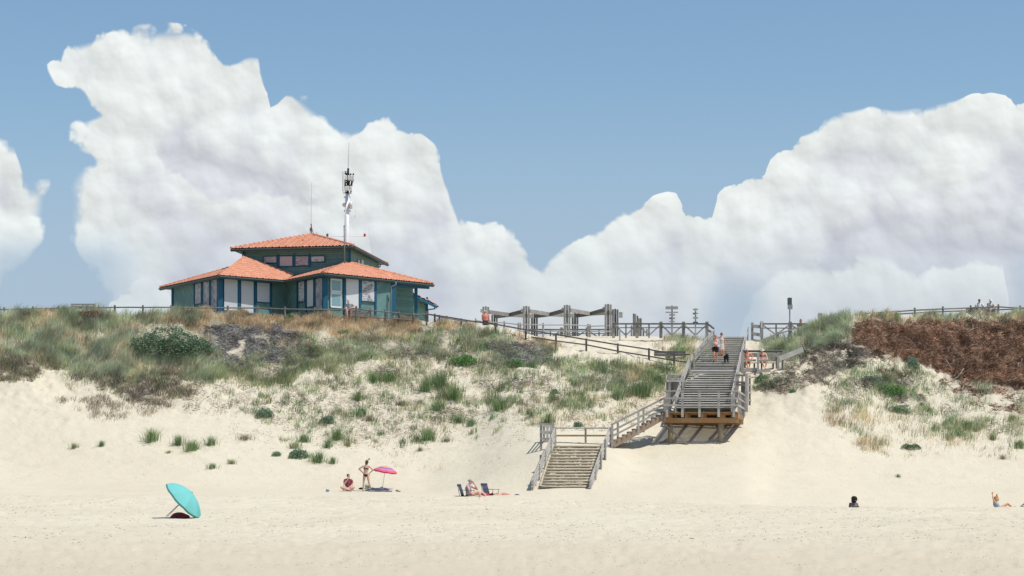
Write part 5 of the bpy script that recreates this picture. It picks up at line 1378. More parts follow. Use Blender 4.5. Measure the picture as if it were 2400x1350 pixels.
for x0, x1 in ((1586, 1618), (1648, 1661), (1684, 1697), (1715, 1731)):
    dp = .85 if x0 in (1586, 1715) else .2  # outer stringers deepened into added side boards, keeping the space under the treads dark
    MB().beam(W(x0, 965, 125.3) + vec(0, 0, -.02 - dp / 2), W(x1, 874, 131.0) + vec(0, 0, -.02 - dp / 2), .06, dp).build('stringer', WDK if dp > .5 else WD, us)
for k in range(3):
    d = 131.15 + k * .42; l, r = Xp(1620 + k * 1.5, d), Xp(1733 + k, d); z = W(0, 868 - k * 3.2, d).z
    MB().box(((l + r) / 2, d, z), r - l, .40, .05).build('landing_board', WP, us); MB().box(((l + r) / 2, d - .17, z - .11), r - l - .03, .04, .15).build('riser', WD, us)
flight(15, 132.4, 860, 1626, 1737, 140.0, 791.5, 1671, 1750, False, WPL)
MB().box((Xp(1712, 140.6), 140.6, W(0, 791, 140.2).z), Xp(1751, 140) - Xp(1672, 140), 1.0, .06).build('landing_board', WD, us)
MB().box((Xp(1712, 140.0), 140.05, W(0, 792, 140.0).z), Xp(1750.5, 140) - Xp(1672, 140), .06, .16).build('edge_board', WP, us)
slope_rails(us, (1582, 930, 125.0), (1616, 838, 131.2), (0, .16, .42), ((.0, .05, 1.2), (.5, .05, 1.2), (1, .05, 1.2)), WP, .09, .05, .09)
slope_rails(us, (1626, 829, 131.8), (1672, 776, 140.2), (0, .22, .45), ((.0, .06, 1.2), (.33, .03, 1.1), (.66, .03, 1.1), (1, .04, 1.1)), WD, .10, .05, .12)
slope_rails(us, (1714, 926, 125.0), (1737, 826, 132.2), (0, .16, .42), ((.0, .05, 1.3), (.5, .05, 1.3), (1, .05, 1.3)), WP, .09, .05, .09)
slope_rails(us, (1737, 826, 132.2), (1752, 768, 140.2), (0, .30), ((.5, .03, 1.1), (1, .04, 1.0)), WP, .08, .04, .07)
f = Field(); P = tufted(sample([(1664, 786), (1682, 790), (1652, 862), (1622, 866)], 150, 0.2, 20, 81), 9, .10); f.blades(P, rng.uniform(.25, .55, len(P)), .011, SAGE + STRAW[:2], .25)
sg = f.build('stair_grass', MG); props(sg, 'tall grass growing along the left edge of the upper stairs', 'grass', kind='stuff')
# low weed growing through the open flight
f = Field(); P = np.array([(Xp(rng.uniform(1625, 1655), 127.6), 127.6 + rng.uniform(-.3, .5), gxy(Xp(1640, 127.6), 127.6) + .3) for _ in range(60)]); f.blades(P, rng.uniform(.3, .7, len(P)), .012, GREEN, .4)
tw = f.build('stair_weeds', MG); props(tw, 'green weeds growing up between the open treads', 'weeds', kind='stuff')

# small side pens beside the flight
lpn = thing('side_pen', 'grey post-and-board pen left of the open flight, dark inside', 'railing', G(1583, 127))
for x, yt, yb, d in ((1569, 876, 935, 126.3), (1594, 878, 925, 127.8), (1573, 880, 930, 128.2)): MB().beam(W(x, yb + 20, d), W(x, yt, d), .14, .12, (0, 1, 0)).build('post', WD, lpn)
for y in (877, 888): MB().beam(W(1566, y, 126.2), W(1600, y, 127.9), .06, .09).build('rail', WD, lpn)
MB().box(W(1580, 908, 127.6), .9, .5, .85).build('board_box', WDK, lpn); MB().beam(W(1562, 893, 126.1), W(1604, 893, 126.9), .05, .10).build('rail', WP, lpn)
rpn = thing('side_pen', 'tall grey post-and-board pen right of the open flight', 'railing', G(1748, 126))
for x, yt, yb, d, w in ((1727, 877, 935, 127.0, .17), (1749.5, 876, 966, 125.8, .16), (1757, 880, 950, 127.2, .12), (1740, 880, 930, 128.6, .12)): MB().beam(W(x, yb, d), W(x, yt, d), w, .12, (0, 1, 0)).build('post', WP if w > .15 else WD, rpn)
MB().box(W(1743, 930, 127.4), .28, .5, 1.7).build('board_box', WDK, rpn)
for y in (880, 896, 902): MB().beam(W(1726, y, 126.9), W(1750, y, 126.6), .05, .11).build('rail', WP, rpn)
for y in (882, 900, 918, 936): MB().beam(W(1750, y, 125.9), W(1760, y + 4, 127.5), .05, .10).build('rail', WP, rpn)
MB().beam(W(1745, 877, 125.8), W(1764, 875, 128.5), .2, .08).build('top_board', WP, rpn)

# ---- seating deck at the right of the stairs
sd = thing('deck_railing', 'board railing in front of the two people on the bench right of the stairs', 'railing', G(1780, 132.8))
for x, yt, yb in ((1741.5, 826, 876), (1776.5, 827, 876), (1823.5, 826, 868)): MB().beam(W(x, yb, 132.5), W(x, yt, 132.5), .14, .10, (0, 1, 0)).build('post', WP, sd)
MB().beam(W(1834, 872, 133.6), W(1834, 841, 133.6), .10, .10, (0, 1, 0)).build('post', WDK, sd)
for a, b in ((1743, 1772), (1779, 1822)): MB().beam(W(a, 845.5, 132.6), W(b, 844.5, 132.6), .05, .13).build('rail', WP, sd)
MB().beam(W(1743, 868, 132.6), W(1775, 866, 132.6), .06, .20).build('kick_board', WP, sd); MB().beam(W(1778, 869, 132.6), W(1806, 868, 132.6), .06, .18).build('kick_board', WP, sd)
MB().beam(W(1826, 841, 132.7), W(1882, 819, 133.6), .06, .30).build('side_board', WP, sd)
db = thing('wooden_bench', 'long bench with log back right of the stairs carrying the two sunbathers', 'bench', G(1780, 133.6))
MB().tube([W(1735, 823, 134.0), W(1833, 823, 134.0)], .075, 10).build('back_log', WDK, db)
MB().beam(W(1737, 832, 133.95), W(1824, 832, 133.95), .05, .26).build('back_board', WP, db)
for x in (1746, 1785, 1820): MB().beam(W(x, 868, 134.1), W(x, 824, 134.1), .10, .08, (0, 1, 0)).build('back_post', WDK, db)
for k in range(3): a = W(1780, 850.5, 133.45 + k * .15); MB().box(a, Xp(1832, 133.5) - Xp(1738, 133.5), .12, .045).build('seat_board', WB, db)
for x in (1768, 1812): a = W(x, 860, 133.6); MB().box(a, .08, .35, .42).build('leg', WDK, db)


# ------------------------------------------------------------------ people
def person(label, org, J, face, skn=(.62, .36, .26), hair=None, clothes=(), s=1.0, fat=1.0, belly=0.0, group=None, extras=()):
    """org: point on the ground/seat; J: joints in metres from org. face: direction the face looks"""
    org = Vector(org); t = thing('person', label, 'person', org, group)
    P = lambda k: org + Vector(J[k]) * s
    m = skin(label[:18] + str(len(ORG)), skn); b = MB(); f = fat
    fc = Vector(face).normalized()
    lat = (P('sR') - P('sL')); lat.normalize(); lath = (P('hR') - P('hL')).normalized()
    pel, ch, nk, hd = P('pel'), P('che'), P('nck'), P('hed')
    mid = pel.lerp(ch, .45)
    b.tube([pel - (ch - pel).normalized() * .02, mid, ch, ch.lerp(nk, .75)], [(.150 * f, .115 * f), (.128 * f, .10 * f), (.155 * f, .115 * f), (.10 * f, .075)], 16, lath, round_=True)
    b.tube([P('sL'), ch.lerp(nk, .5), P('sR')], [.052, .07 * f, .052], 12, round_=True)
    if belly: b.ball(mid + Vector((fc.x, fc.y, 0)).normalized() * .07, (.15 * f, .13 * f, .16), 14, 10)
    b.tube([ch.lerp(nk, .6), hd - (hd - nk).normalized() * .05], [.058, .052], 10, round_=True)
    # head: skull, jaw, nose, ears
    upv = (hd - nk).normalized(); sd = fc.cross(upv).normalized(); R = Matrix((sd, fc, sd.cross(fc))).transposed()
    h = lambda x, y, z: hd + R @ Vector((x, y, z)) * s
    b.ball(h(0, -.01, .02), (.074, .094, .10), 14, 10, R); b.ball(h(0, .022, -.045), (.056, .066, .072), 12, 8, R)
    b.tube([h(0, .078, .015), h(0, .108, -.022)], [.010, .016], 6, round_=True)
    for k in (-1, 1): b.ball(h(.078 * k, -.005, -.01), (.012, .02, .032), 8, 6, R)
    for S_ in 'LR':
        sh, el, ha, hp, kn, an, to = (P(q + S_) for q in ('s', 'e', 'w', 'h', 'k', 'a', 't'))
        b.tube([sh, sh.lerp(el, .5), el], [.052 * f, .047 * f, .039], 10, round_=True); b.tube([el, el.lerp(ha, .35), ha], [.040, .041 * f, .026], 10, round_=True)
        dv = (ha - el).normalized(); side = dv.cross(Vector((.3, 1, .2))).normalized(); nrmv = dv.cross(side)
        hg = J.get('g' + S_)
        if hg is not None: dv = (Vector(hg)).normalized(); side = dv.cross(Vector((.3, 1, .2))).normalized(); nrmv = dv.cross(side)
        pc = ha + dv * .05; b.tube([ha, pc, ha + dv * .085], [(.026, .020), (.040, .017), (.040, .015)], 10, side, round_=True)
        for q, ln in ((-.030, .060), (-.010, .074), (.010, .070), (.029, .054)):
            r0 = ha + dv * .085 + side * q; r1 = r0 + dv * ln * .5 - nrmv * .008; r2 = r1 + dv * ln * .4 - nrmv * .024
            b.tube([r0, r1, r2], [.0105, .0098, .0085], 6, round_=True)
        th0 = ha + dv * .03 + side * .03; b.tube([th0, th0 + dv * .03 + side * .028, th0 + dv * .062 + side * .034], [.013, .012, .010], 6, round_=True)
        b.tube([hp, hp.lerp(kn, .45), kn], [.088 * f, .078 * f, .055], 12, round_=True); b.tube([kn, kn.lerp(an, .32), an], [.056, .056 * f, .034], 12, round_=True)
        fd = (to - an).normalized(); b.tube([an - fd * .045 + Vector((0, 0, -.012)), an.lerp(to, .5) + Vector((0, 0, -.006)), to], [(.034, .034), (.044, .032), (.044, .018)], 10, None, round_=True)
    body = b.build('body', m, t, True, remesh=.011)
    eye = plain('eye_dark', (.02, .015, .012), .3)
    for k in (-1, 1): MB().ball(h(.030 * k, .083, .012), (.011, .006, .007), 8, 6, R).build('eye', eye, t)
    MB().ball(h(0, .085, -.062), (.024, .006, .007), 8, 6, R).build('mouth', plain('lips', (.36, .13, .11), .5), t)
    if hair:
        hm, kind = hair; hb_ = MB()
        if kind == 'short': hb_.ball(h(0, -.022, .035), (.084, .100, .094), 14, 10, R)
        elif kind == 'bun': hb_.ball(h(0, -.024, .032), (.086, .102, .10), 14, 10, R); hb_.ball(h(0, -.13, .06), .045, 10, 8)
        elif kind == 'bob': hb_.ball(h(0, -.028, .02), (.094, .105, .115), 14, 10, R); hb_.ball(h(0, -.06, -.06), (.08, .06, .09), 12, 8, R)
        elif kind == 'curly':
            for _ in range(70):
                q = Vector((random.gauss(0, 1), random.gauss(0, 1), random.gauss(0, 1))).normalized()
                if q.y > .55 and q.z < .5: continue
                hb_.ball(h(q.x * .14, q.y * .14 - .03, q.z * .16 + .03), random.uniform(.035, .06), 7, 5)
        elif kind == 'stubble': hb_.ball(h(0, -.02, .028), (.078, .097, .094), 12, 8, R)
        hb_.build('hair', hm, t, True, remesh=.012 if kind == 'curly' else 0)
    # clothes: shells that follow the body
    for nm, kind, cm in clothes:
        c = MB(); g = .016; rm = .014
        if kind == 'shirt' or kind == 'vest' or kind == 'long' or kind == 'dress':
            lo = pel if kind != 'vest' else mid
            c.tube([pel - (ch - pel).normalized() * .03, mid, ch, ch.lerp(nk, .6)], [((.150 * f + g), (.118 * f + g)), ((.140 * f + g), (.112 * f + g)), ((.158 * f + g), (.118 * f + g)), (.11 * f + g, .08 + g * .5)], 16, lath, round_=True)
            if belly: c.ball(mid + Vector((fc.x, fc.y, 0)).normalized() * .07, (.15 * f + g, .13 * f + g, .16 + g), 14, 10)
            if kind != 'dress': c.tube([P('sL'), ch.lerp(nk, .5), P('sR')], [.06, .08 * f, .06], 12, round_=True)
            for S_ in 'LR':
                sh, el, ha = P('s' + S_), P('e' + S_), P('w' + S_)
                if kind == 'shirt': c.tube([sh, sh.lerp(el, .62)], [.062 * f + .008, .066 * f], 10, round_=False)
                if kind == 'long': c.tube([sh, el, ha.lerp(el, .12)], [.066, .056, .046], 10, round_=False)
            if kind == 'dress':
                kn = (P('kL') + P('kR')) / 2; c.tube([pel, pel.lerp(kn, .8)], [(.17 * f + g, .13 * f + g), (.185 * f, .15 * f)], 16, lath)
        elif kind == 'shorts' or kind == 'trousers' or kind == 'long_shorts':
            e = {'shorts': .62, 'long_shorts': .85, 'trousers': 1.0}[kind]
            c.tube([pel + (mid - pel) * .25, pel - (ch - pel).normalized() * .05], [(.152 * f + g, .118 * f + g), (.155 * f + g, .12 * f + g)], 16, lath, round_=True)
            for S_ in 'LR':
                hp, kn, an = P('h' + S_), P('k' + S_), P('a' + S_)
                c.tube([hp, hp.lerp(kn, e)], [.098 * f + g * .6, (.088 if e < .9 else .066) * f + g], 12)
                if kind == 'trousers': c.tube([kn, an], [.066 + g * .4, .05], 12)
        elif kind == 'briefs':
            ax = (ch - pel).normalized(); c.tube([pel + ax * .02, pel - ax * .05, pel - ax * .11], [(.152 * f + .008, .118 * f + .008), (.15 * f + .008, .125 * f), (.07, .085)], 16, lath); rm = .010
        elif kind == 'band':
            ax = (nk - ch).normalized(); c.tube([ch - ax * .035, ch + ax * .02], [(.155 * f + .010, .117 * f + .012)] * 2, 16, lath); rm = .010
            for k in (-1, 1): c.tube([ch + lath * .07 * k - fc * .10, ch.lerp(nk, .72) + lath * .06 * k - fc * .04, ch.lerp(nk, .72) + lath * .06 * k + fc * .06, ch + lath * .07 * k + fc * .11], [.012] * 4, 6)
        elif kind == 'open':
            for k in (-1, 1):
                c.tube([pel + lath * .135 * k, mid + lath * .13 * k, ch + lath * .12 * k, ch.lerp(nk, .6) + lath * .07 * k], [(.058, .135)] * 3 + [(.055, .095)], 12, lath)
            bk2 = -fc * .10; c.tube([pel + bk2, mid + bk2, ch + bk2, ch.lerp(nk, .6) + bk2 * .6], [(.17, .035)] * 3 + [(.10, .03)], 12, lath)
            for S_ in 'LR': c.tube([P('s' + S_), P('e' + S_), P('e' + S_).lerp(P('w' + S_), .8)], [.066, .056, .05], 10, round_=True)
        elif kind == 'cap':
            c.ball(h(0, -.018, .055), (.088, .104, .074), 14, 8, R); c.tube([h(0, .07, .055), h(0, .165, .038)], [(.075, .012), (.05, .008)], 12, sd, round_=True); rm = .012
        elif kind == 'hat':
            c.ball(h(0, -.01, .065), (.088, .102, .078), 14, 8, R); c.tube([h(0, -.0, .045), h(0, 0, .030)], [(.13, .14), (.155, .165)], 18, sd); rm = .012
        elif kind == 'visor':
            c.tube([h(0, -.0, .045), h(0, 0, .068)], [(.085, .103)] * 2, 16, sd); c.tube([h(0, .08, .05), h(0, .17, .03)], [(.075, .012), (.05, .008)], 12, sd, round_=True); rm = .012
        elif kind == 'glasses':
            for k in (-1, 1): c.ball(h(.032 * k, .090, .012), (.026, .010, .018), 8, 6, R)
            c.tube([h(-.08, .0, .015), h(-.06, .085, .015), h(.06, .085, .015), h(.08, .0, .015)], .006, 6); rm = 0
        elif kind == 'shoes':
            for S_ in 'LR':
                an, to = P('a' + S_), P('t' + S_); fd = (to - an).normalized(); c.tube([an - fd * .05 - Vector((0, 0, .02)), an.lerp(to, .5) - Vector((0, 0, .012)), to], [(.046, .05), (.054, .045), (.05, .03)], 10, None, round_=True)
        c.build(nm, cm, t, True, remesh=rm)
    return t

def pose_stand(o={}):
    J = dict(pel=(0, 0, .92), che=(0, 0, 1.26), nck=(0, 0, 1.46), hed=(0, -.01, 1.59), sL=(-.18, 0, 1.39), sR=(.18, 0, 1.39), eL=(-.23, 0, 1.10), eR=(.23, 0, 1.10), wL=(-.24, -.05, .86), wR=(.24, -.05, .86),
             hL=(-.09, 0, .88), hR=(.09, 0, .88), kL=(-.10, 0, .48), kR=(.10, 0, .48), aL=(-.11, .02, .07), aR=(.11, .02, .07), tL=(-.12, -.15, .025), tR=(.12, -.15, .025)); J.update(o); return J
def flip(J, yaw):
    R = Matrix.Rotation(yaw, 3, 'Z'); return {k: tuple(R @ Vector(v)) for k, v in J.items()}
C_ = lambda nm, col, r=.8, v=.12: plain('cloth_' + nm, col, r, v, 14)
HG, HD, HBK = plain('grey_hair', (.30, .29, .27), .7, .3, 40), plain('dark_hair', (.03, .02, .015), .6, .3, 40), plain('brown_hair', (.09, .05, .03), .6, .3, 40)

# bather standing with her back to us, hands on hips
d = 116.6; g = G(858, d)
J = pose_stand(dict(eL=(-.40, .02, 1.24), wL=(-.155, .06, 1.00), eR=(.38, .02, 1.18), wR=(.16, .07, .97), gL=(.25, .3, -.5), gR=(-.25, .3, -.5), hed=(.04, .04, 1.60), nck=(.02, 0, 1.46), sL=(-.165, 0, 1.38), sR=(.165, 0, 1.38),
      pel=(-.01, 0, .92), kL=(-.13, 0, .48), kR=(.16, .02, .48), aL=(-.16, 0, .07), aR=(.27, .03, .07), tL=(-.19, .14, .025), tR=(.30, .16, .025)))
person('standing bather in a black bikini seen from behind with hands on hips', g, J, (.1, 1, -.1), (.60, .37, .27), (HBK, 'bob'), (('bikini_top', 'band', C_('black', (.012, .012, .016))), ('bikini_bottom', 'briefs', C_('black', (.012, .012, .016)))), .99, .92)
# cross-legged sitter in a maroon shirt
g = G(815, 116.2)
J = dict(pel=(.02, .05, .13), che=(.02, .08, .50), nck=(.03, .04, .70), hed=(.04, 0, .82), sL=(-.15, .05, .62), sR=(.20, .05, .60), eL=(-.19, -.12, .36), wL=(.0, -.14, .62), gL=(.12, .02, .3), eR=(.26, -.02, .34), wR=(.06, -.22, .18), gR=(-.3, -.2, -.05),
         hL=(-.08, .02, .13), hR=(.12, .02, .13), kL=(-.34, -.22, .20), kR=(.36, -.22, .20), aL=(.10, -.34, .07), aR=(-.08, -.30, .07), tL=(.26, -.36, .05), tR=(-.24, -.34, .04))
person('person in a maroon shirt sitting cross-legged on the sand, hand at the mouth', g, J, (.55, -.8, -.05), (.60, .36, .28), (HBK, 'short'), (('shirt', 'shirt', C_('maroon', (.22, .055, .07))), ('shorts', 'shorts', C_('beige', (.45, .36, .29)))), 1, 1.08)
# heavy sunbather in the folding chair
g = G(1100, 110.5); g.z = W(0, 1171, 110.5).z
J = dict(pel=(-.02, 0, .26), che=(-.06, .0, .62), nck=(-.02, 0, .80), hed=(.08, -.03, .93), sL=(-.10, -.17, .72), sR=(.0, .19, .74), eL=(.03, -.26, .40), wL=(.20, -.24, .27), gL=(.5, -.05, -.2), eR=(.42, .12, .52), wR=(.27, .02, .82), gR=(-.3, 0, .3),
         hL=(.02, -.12, .24), hR=(.06, .12, .26), kL=(.50, -.17, .40), kR=(.70, .14, .36), aL=(.60, -.2, .02), aR=(1.0, .12, .02), tL=(.76, -.22, -.02), tR=(1.16, .1, 0))
person('heavy grey-haired sunbather in a lavender swimsuit resting in the left folding chair', g, J, (1, -.25, -.05), (.66, .36, .29), (HG, 'bun'), (('swimsuit', 'dress', C_('lavender', (.26, .27, .36))) if False else ('swimsuit', 'vest', C_('lavender', (.26, .27, .36))), ('sunglasses', 'glasses', C_('lens', (.01, .01, .01), .2))), 1, 1.25, .0)
# lying sunbather beyond the sand crest
g = G(1182, 111.0); g.z = W(0, 1166.5, 111).z + .03
J = dict(pel=(0, 0, .10), che=(-.36, 0, .10), nck=(-.56, 0, .09), hed=(-.70, 0, .08), sL=(-.48, -.17, .10), sR=(-.48, .17, .10), eL=(-.66, -.34, .06), eR=(-.66, .34, .06), wL=(-.85, -.2, .05), wR=(-.85, .2, .05),
         hL=(.05, -.09, .10), hR=(.05, .09, .10), kL=(.45, -.11, .08), kR=(.45, .11, .08), aL=(.85, -.12, .06), aR=(.85, .12, .06), tL=(.98, -.13, .04), tR=(.98, .13, .04))
person('person lying flat beyond the sand crest right of the folding chairs', g, J, (-.2, -.3, -.9), (.62, .34, .26), (HBK, 'short'), (('swim_shorts', 'shorts', C_('rose', (.55, .24, .2))),), .9, 1.05)
# couple walking down the stairs
zt = W(0, 849.5, 133.3).z
J = pose_stand(dict(nck=(0, -.05, 1.45), hed=(.01, -.11, 1.57), eL=(-.25, .03, 1.12), wL=(-.25, -.04, .86), eR=(.25, .05, 1.12), wR=(.22, .02, .88), kL=(-.09, -.13, .50), aL=(-.10, -.02, .12), tL=(-.12, -.20, .05), kR=(.09, -.04, .45), aR=(.11, .05, .02), tR=(.12, -.12, -.03)))
person('man walking down the stairs in an open white jacket and black shorts, belly bare', (Xp(1676.5, 133.2), 133.2, zt), J, (.05, -1, -.45), (.66, .31, .20), (HG, 'stubble'),
       (('jacket', 'open', C_('white_jacket', (.55, .56, .62))), ('shorts', 'shorts', C_('black', (.012, .012, .016))), ('shoes', 'shoes', C_('shoe', (.03, .03, .03)))), 1.03, 1.12, 1.0)
J = pose_stand(dict(eL=(-.23, .02, 1.12), wL=(-.22, -.05, .88), eR=(.24, .03, 1.12), wR=(.25, -.02, .86), kL=(-.09, -.05, .46), aL=(-.09, .02, .03), tL=(-.1, -.14, -.02), kR=(.1, -.12, .50), aR=(.10, -.03, .12), tR=(.12, -.2, .06)))
person('woman in a sleeveless beige dress walking down the stairs behind the man', (Xp(1691, 135.0), 135.0, W(0, 841, 135.0).z), J, (0, -1, -.3), (.62, .27, .18), (HBK, 'short'),
       (('dress', 'dress', C_('beige_dress', (.56, .47, .40))), ('sunglasses', 'glasses', C_('lens', (.01, .01, .01), .2)), ('sandals', 'shoes', C_('shoe', (.03, .03, .03)))), .96, .98)
# two on the bench by the stairs
def seat_pose(lean=0, o={}):
    J = dict(pel=(0, .06, .10), che=(0, .10, .44), nck=(0, .07, .63), hed=(0, .02, .76), sL=(-.18, .08, .56), sR=(.18, .08, .56), eL=(-.24, .0, .32), eR=(.24, .0, .32), wL=(-.14, -.2, .20), wR=(.14, -.2, .20),
             hL=(-.10, .04, .09), hR=(.10, .04, .09), kL=(-.14, -.40, .10), kR=(.14, -.40, .10), aL=(-.10, -.42, -.36), aR=(.10, -.42, -.36), tL=(-.11, -.58, -.40), tR=(.11, -.58, -.40)); J.update(o); return J
person('shirtless sunbather in a black and white cap on the bench by the stairs', (Xp(1751.5, 133.55), 133.5, W(0, 849.6, 133.5).z), seat_pose(o=dict(eR=(.34, .02, .34), wR=(.20, -.12, .16), kL=(-.14, -.38, .08), aL=(-.02, -.42, -.36), aR=(.06, -.44, -.36), tL=(-.04, -.58, -.40), tR=(.06, -.6, -.4))), (0, -1, -.2), (.66, .30, .20), (HD, 'short'),
       (('cap', 'cap', C_('cap', (.5, .5, .5), .7, .5)), ('shorts', 'shorts', C_('red_shorts', (.42, .13, .09)))), 1, 1.08, 0)
person('sunbather in a pale hat and dark bikini sitting right of the capped one', (Xp(1787, 133.55), 133.5, W(0, 849.6, 133.5).z), seat_pose(o=dict(eR=(.28, -.05, .30), wR=(.28, -.3, .14), kL=(-.12, -.38, .10), aL=(.06, -.44, -.34), kR=(.24, -.36, .1), aR=(.12, -.42, -.36), tL=(.06, -.6, -.38), tR=(.12, -.6, -.40), hed=(-.02, .0, .74))), (-.1, -1, -.5), (.68, .38, .29), (HG, 'short'),
       (('hat', 'hat', C_('cream_hat', (.60, .57, .48))), ('bikini_top', 'band', C_('navy', (.02, .025, .045))), ('bikini_bottom', 'briefs', C_('navy', (.02, .025, .045)))), 1, 1.08)
# visored visitor on the bench by the house
person('visitor in a white visor bending over on the bench in front of the house', (Xp(819, 139.5), 139.5, W(0, 732, 139.5).z), seat_pose(o=dict(che=(.03, .04, .38), nck=(-.03, -.04, .55), hed=(-.09, -.10, .66), sL=(-.16, -.03, .47), sR=(.20, -.02, .50), eL=(-.30, -.08, .25), eR=(.32, -.10, .32), wR=(.12, -.28, .24))), (-.5, -.8, -.5), (.62, .38, .32), (HG, 'short'),
       (('visor', 'visor', C_('white', (.62, .62, .6))), ('shirt', 'shirt', C_('grey_pattern', (.40, .40, .39), .8, .6)), ('trousers', 'shorts', C_('khaki', (.28, .28, .2)))), 1.05, 1.1)
# coral-shirted walker
person('walker in a coral shirt and white hat seen from behind by the pergola', (Xp(1138, 147), 147, W(0, 784, 147).z), pose_stand(dict(nck=(-.02, .03, 1.45), hed=(-.04, .06, 1.56), eL=(-.24, .04, 1.14), wL=(-.2, .2, .98), eR=(.25, .0, 1.12), wR=(.27, .05, .9))), (-.2, 1, -.3), (.55, .33, .25), (HG, 'short'),
       (('hat', 'hat', C_('white_hat', (.62, .60, .58))), ('shirt', 'shirt', C_('coral', (.60, .22, .16))), ('trousers', 'trousers', C_('charcoal', (.06, .05, .05)))), .98, 1.2)
# red-haired visitor behind the fence right of the gate
person('red-haired visitor in a dark top behind the braced fence at the right', (Xp(1877, 147.5), 147.5, W(0, 775, 147.5).z - .08), seat_pose(), (0, -1, -.05), (.50, .26, .2), (plain('red_hair', (.17, .02, .02), .6, .3, 30), 'bob'), (('top', 'shirt', C_('wine', (.10, .03, .04))), ('shorts', 'shorts', C_('navy', (.02, .025, .045)))), 1)
# two on the right crest
person('seated visitor in a white shirt and blue shorts, dark-haired, on the right crest', (Xp(2295.5, 141.2), 141.2, W(0, 731.5, 141.2).z), seat_pose(o=dict(eL=(-.30, -.02, .34), eR=(.30, -.02, .30), kL=(-.2, -.3, .30), kR=(.2, -.3, .30))), (0, -1, 0), (.26, .17, .13), (HD, 'short'),
       (('shirt', 'shirt', C_('white', (.62, .62, .6))), ('shorts', 'shorts', C_('blue', (.05, .11, .30)))), .98)
person('seated visitor in a white cap and pale hooded top on the right crest', (Xp(2322, 141.2), 141.2, W(0, 731.5, 141.2).z), seat_pose(o=dict(hed=(-.02, -.02, .75), eR=(.26, -.1, .34), wR=(-.02, -.24, .4), wL=(.02, -.26, .36), kR=(.3, -.3, .2))), (.15, -1, -.35), (.33, .22, .17), (HD, 'short'),
       (('hat', 'hat', C_('white', (.62, .62, .6))), ('hooded_top', 'long', C_('cream', (.55, .53, .48))), ('trousers', 'trousers', C_('mauve', (.33, .27, .29)))), .99)
# curly-haired person and reclining reader on the beach
gz = W(0, 1204, 109.5).z
person('dark curly-haired person in a grey top sitting low behind the sand crest', (Xp(2001, 109.5), 109.5, gz), seat_pose(o=dict(kL=(-.2, -.35, .4), kR=(.2, -.3, .4), aL=(-.2, -.5, .05), aR=(.2, -.5, .05), tL=(-.2, -.65, .0), tR=(.2, -.65, .0), che=(.02, .05, .42), nck=(0, .02, .60))), (-.6, .7, -.1), (.16, .09, .06), (plain('black_curls', (.02, .014, .012), .8, .3, 30), 'curly'),
       (('top', 'long', C_('grey_top', (.16, .145, .16), .8, .3)), ('shorts', 'shorts', C_('black', (.012, .012, .016)))), .92, 1.1)
g = vec(Xp(2342, 107.5), 107.5, W(0, 1200, 107.5).z)
J = dict(pel=(0, 0, .12), che=(-.17, .02, .38), nck=(-.24, 0, .54), hed=(-.16, -.04, .64), sL=(-.26, -.16, .46), sR=(-.18, .18, .48), eL=(-.33, -.22, .62), wL=(-.36, -.14, .84), gL=(.05, 0, .3), eR=(.0, .2, .58), wR=(-.05, .12, .74), gR=(-.1, 0, .2),
         hL=(.02, -.10, .12), hR=(.02, .10, .14), kL=(.40, -.13, .22), kR=(.44, .12, .40), aL=(.62, -.2, .06), aR=(.84, .1, .07), tL=(.74, -.22, .05), tR=(1.0, .1, .04))
person('sunbather in a grey-blue swimsuit leaning back with raised arms near the right edge', g, J, (.8, -.4, .2), (.66, .36, .2), (plain('ginger_hair', (.35, .15, .06), .6, .3, 30), 'short'), (('swimsuit', 'vest', C_('blue_grey', (.27, .31, .36))), ('swim_bottom', 'briefs', C_('blue_grey', (.27, .31, .36)))), 1.05, 1.08)

# black dog on the stairs, tail up
dg_ = vec(Xp(1702.5, 132.9), 132.9, W(0, 851.5, 132.9).z)
t = thing('dog', 'black dog with raised tail going down the stairs beside the couple', 'dog', dg_)
q = lambda x, y, z: dg_ + vec(x, y, z)
b = MB(); b.tube([q(0, .22, .44), q(0, .0, .42), q(0, -.22, .40)], [(.10, .12), (.105, .12), (.115, .15)], 14, (1, 0, 0), round_=True)
b.tube([q(0, -.24, .46), q(0.01, -.36, .52)], [.08, .065], 10, round_=True); b.ball(q(.01, -.40, .52), (.07, .08, .065), 12, 8); b.tube([q(.01, -.44, .50), q(.01, -.54, .47)], [.042, .03], 10, round_=True)
for k in (-1, 1):
    b.tube([q(.055 * k + .01, -.38, .57), q(.075 * k + .01, -.39, .50)], [(.012, .03), (.012, .02)], 8, (0, 1, 0), round_=True)
    b.tube([q(.085 * k, -.20, .36), q(.085 * k, -.21, .18), q(.085 * k, -.20, .04), q(.085 * k, -.24, .02)], [.05, .032, .026, .03], 10, round_=True)
    b.tube([q(.085 * k, .22, .40), q(.095 * k, .14, .26), q(.09 * k, .26, .15), q(.09 * k, .23, .03), q(.09 * k, .18, .02)], [.075, .048, .03, .025, .03], 10, round_=True)
b.tube([q(0, .30, .50), q(0, .34, .66), q(.01, .33, .82)], [.03, .022, .014], 8, round_=True)
b.build('body', plain('black_fur', (.012, .012, .014), .6, .3, 30), t, True, remesh=.012)
for k in (-1, 1): MB().ball(q(.03 * k + .01, -.465, .545), .008, 6, 5).build('eye', plain('eye_dark', (.02, .015, .012), .3), t)
MB().ball(q(.01, -.565, .475), .014, 8, 6).build('nose', plain('black_nose', (.008, .008, .008), .3), t)
MB().tube([q(0, -.28, .52), q(.0, -.275, .44)], [(.075, .02), (.075, .02)], 12).build('collar', plain('grey_collar', (.3, .3, .32)), t)


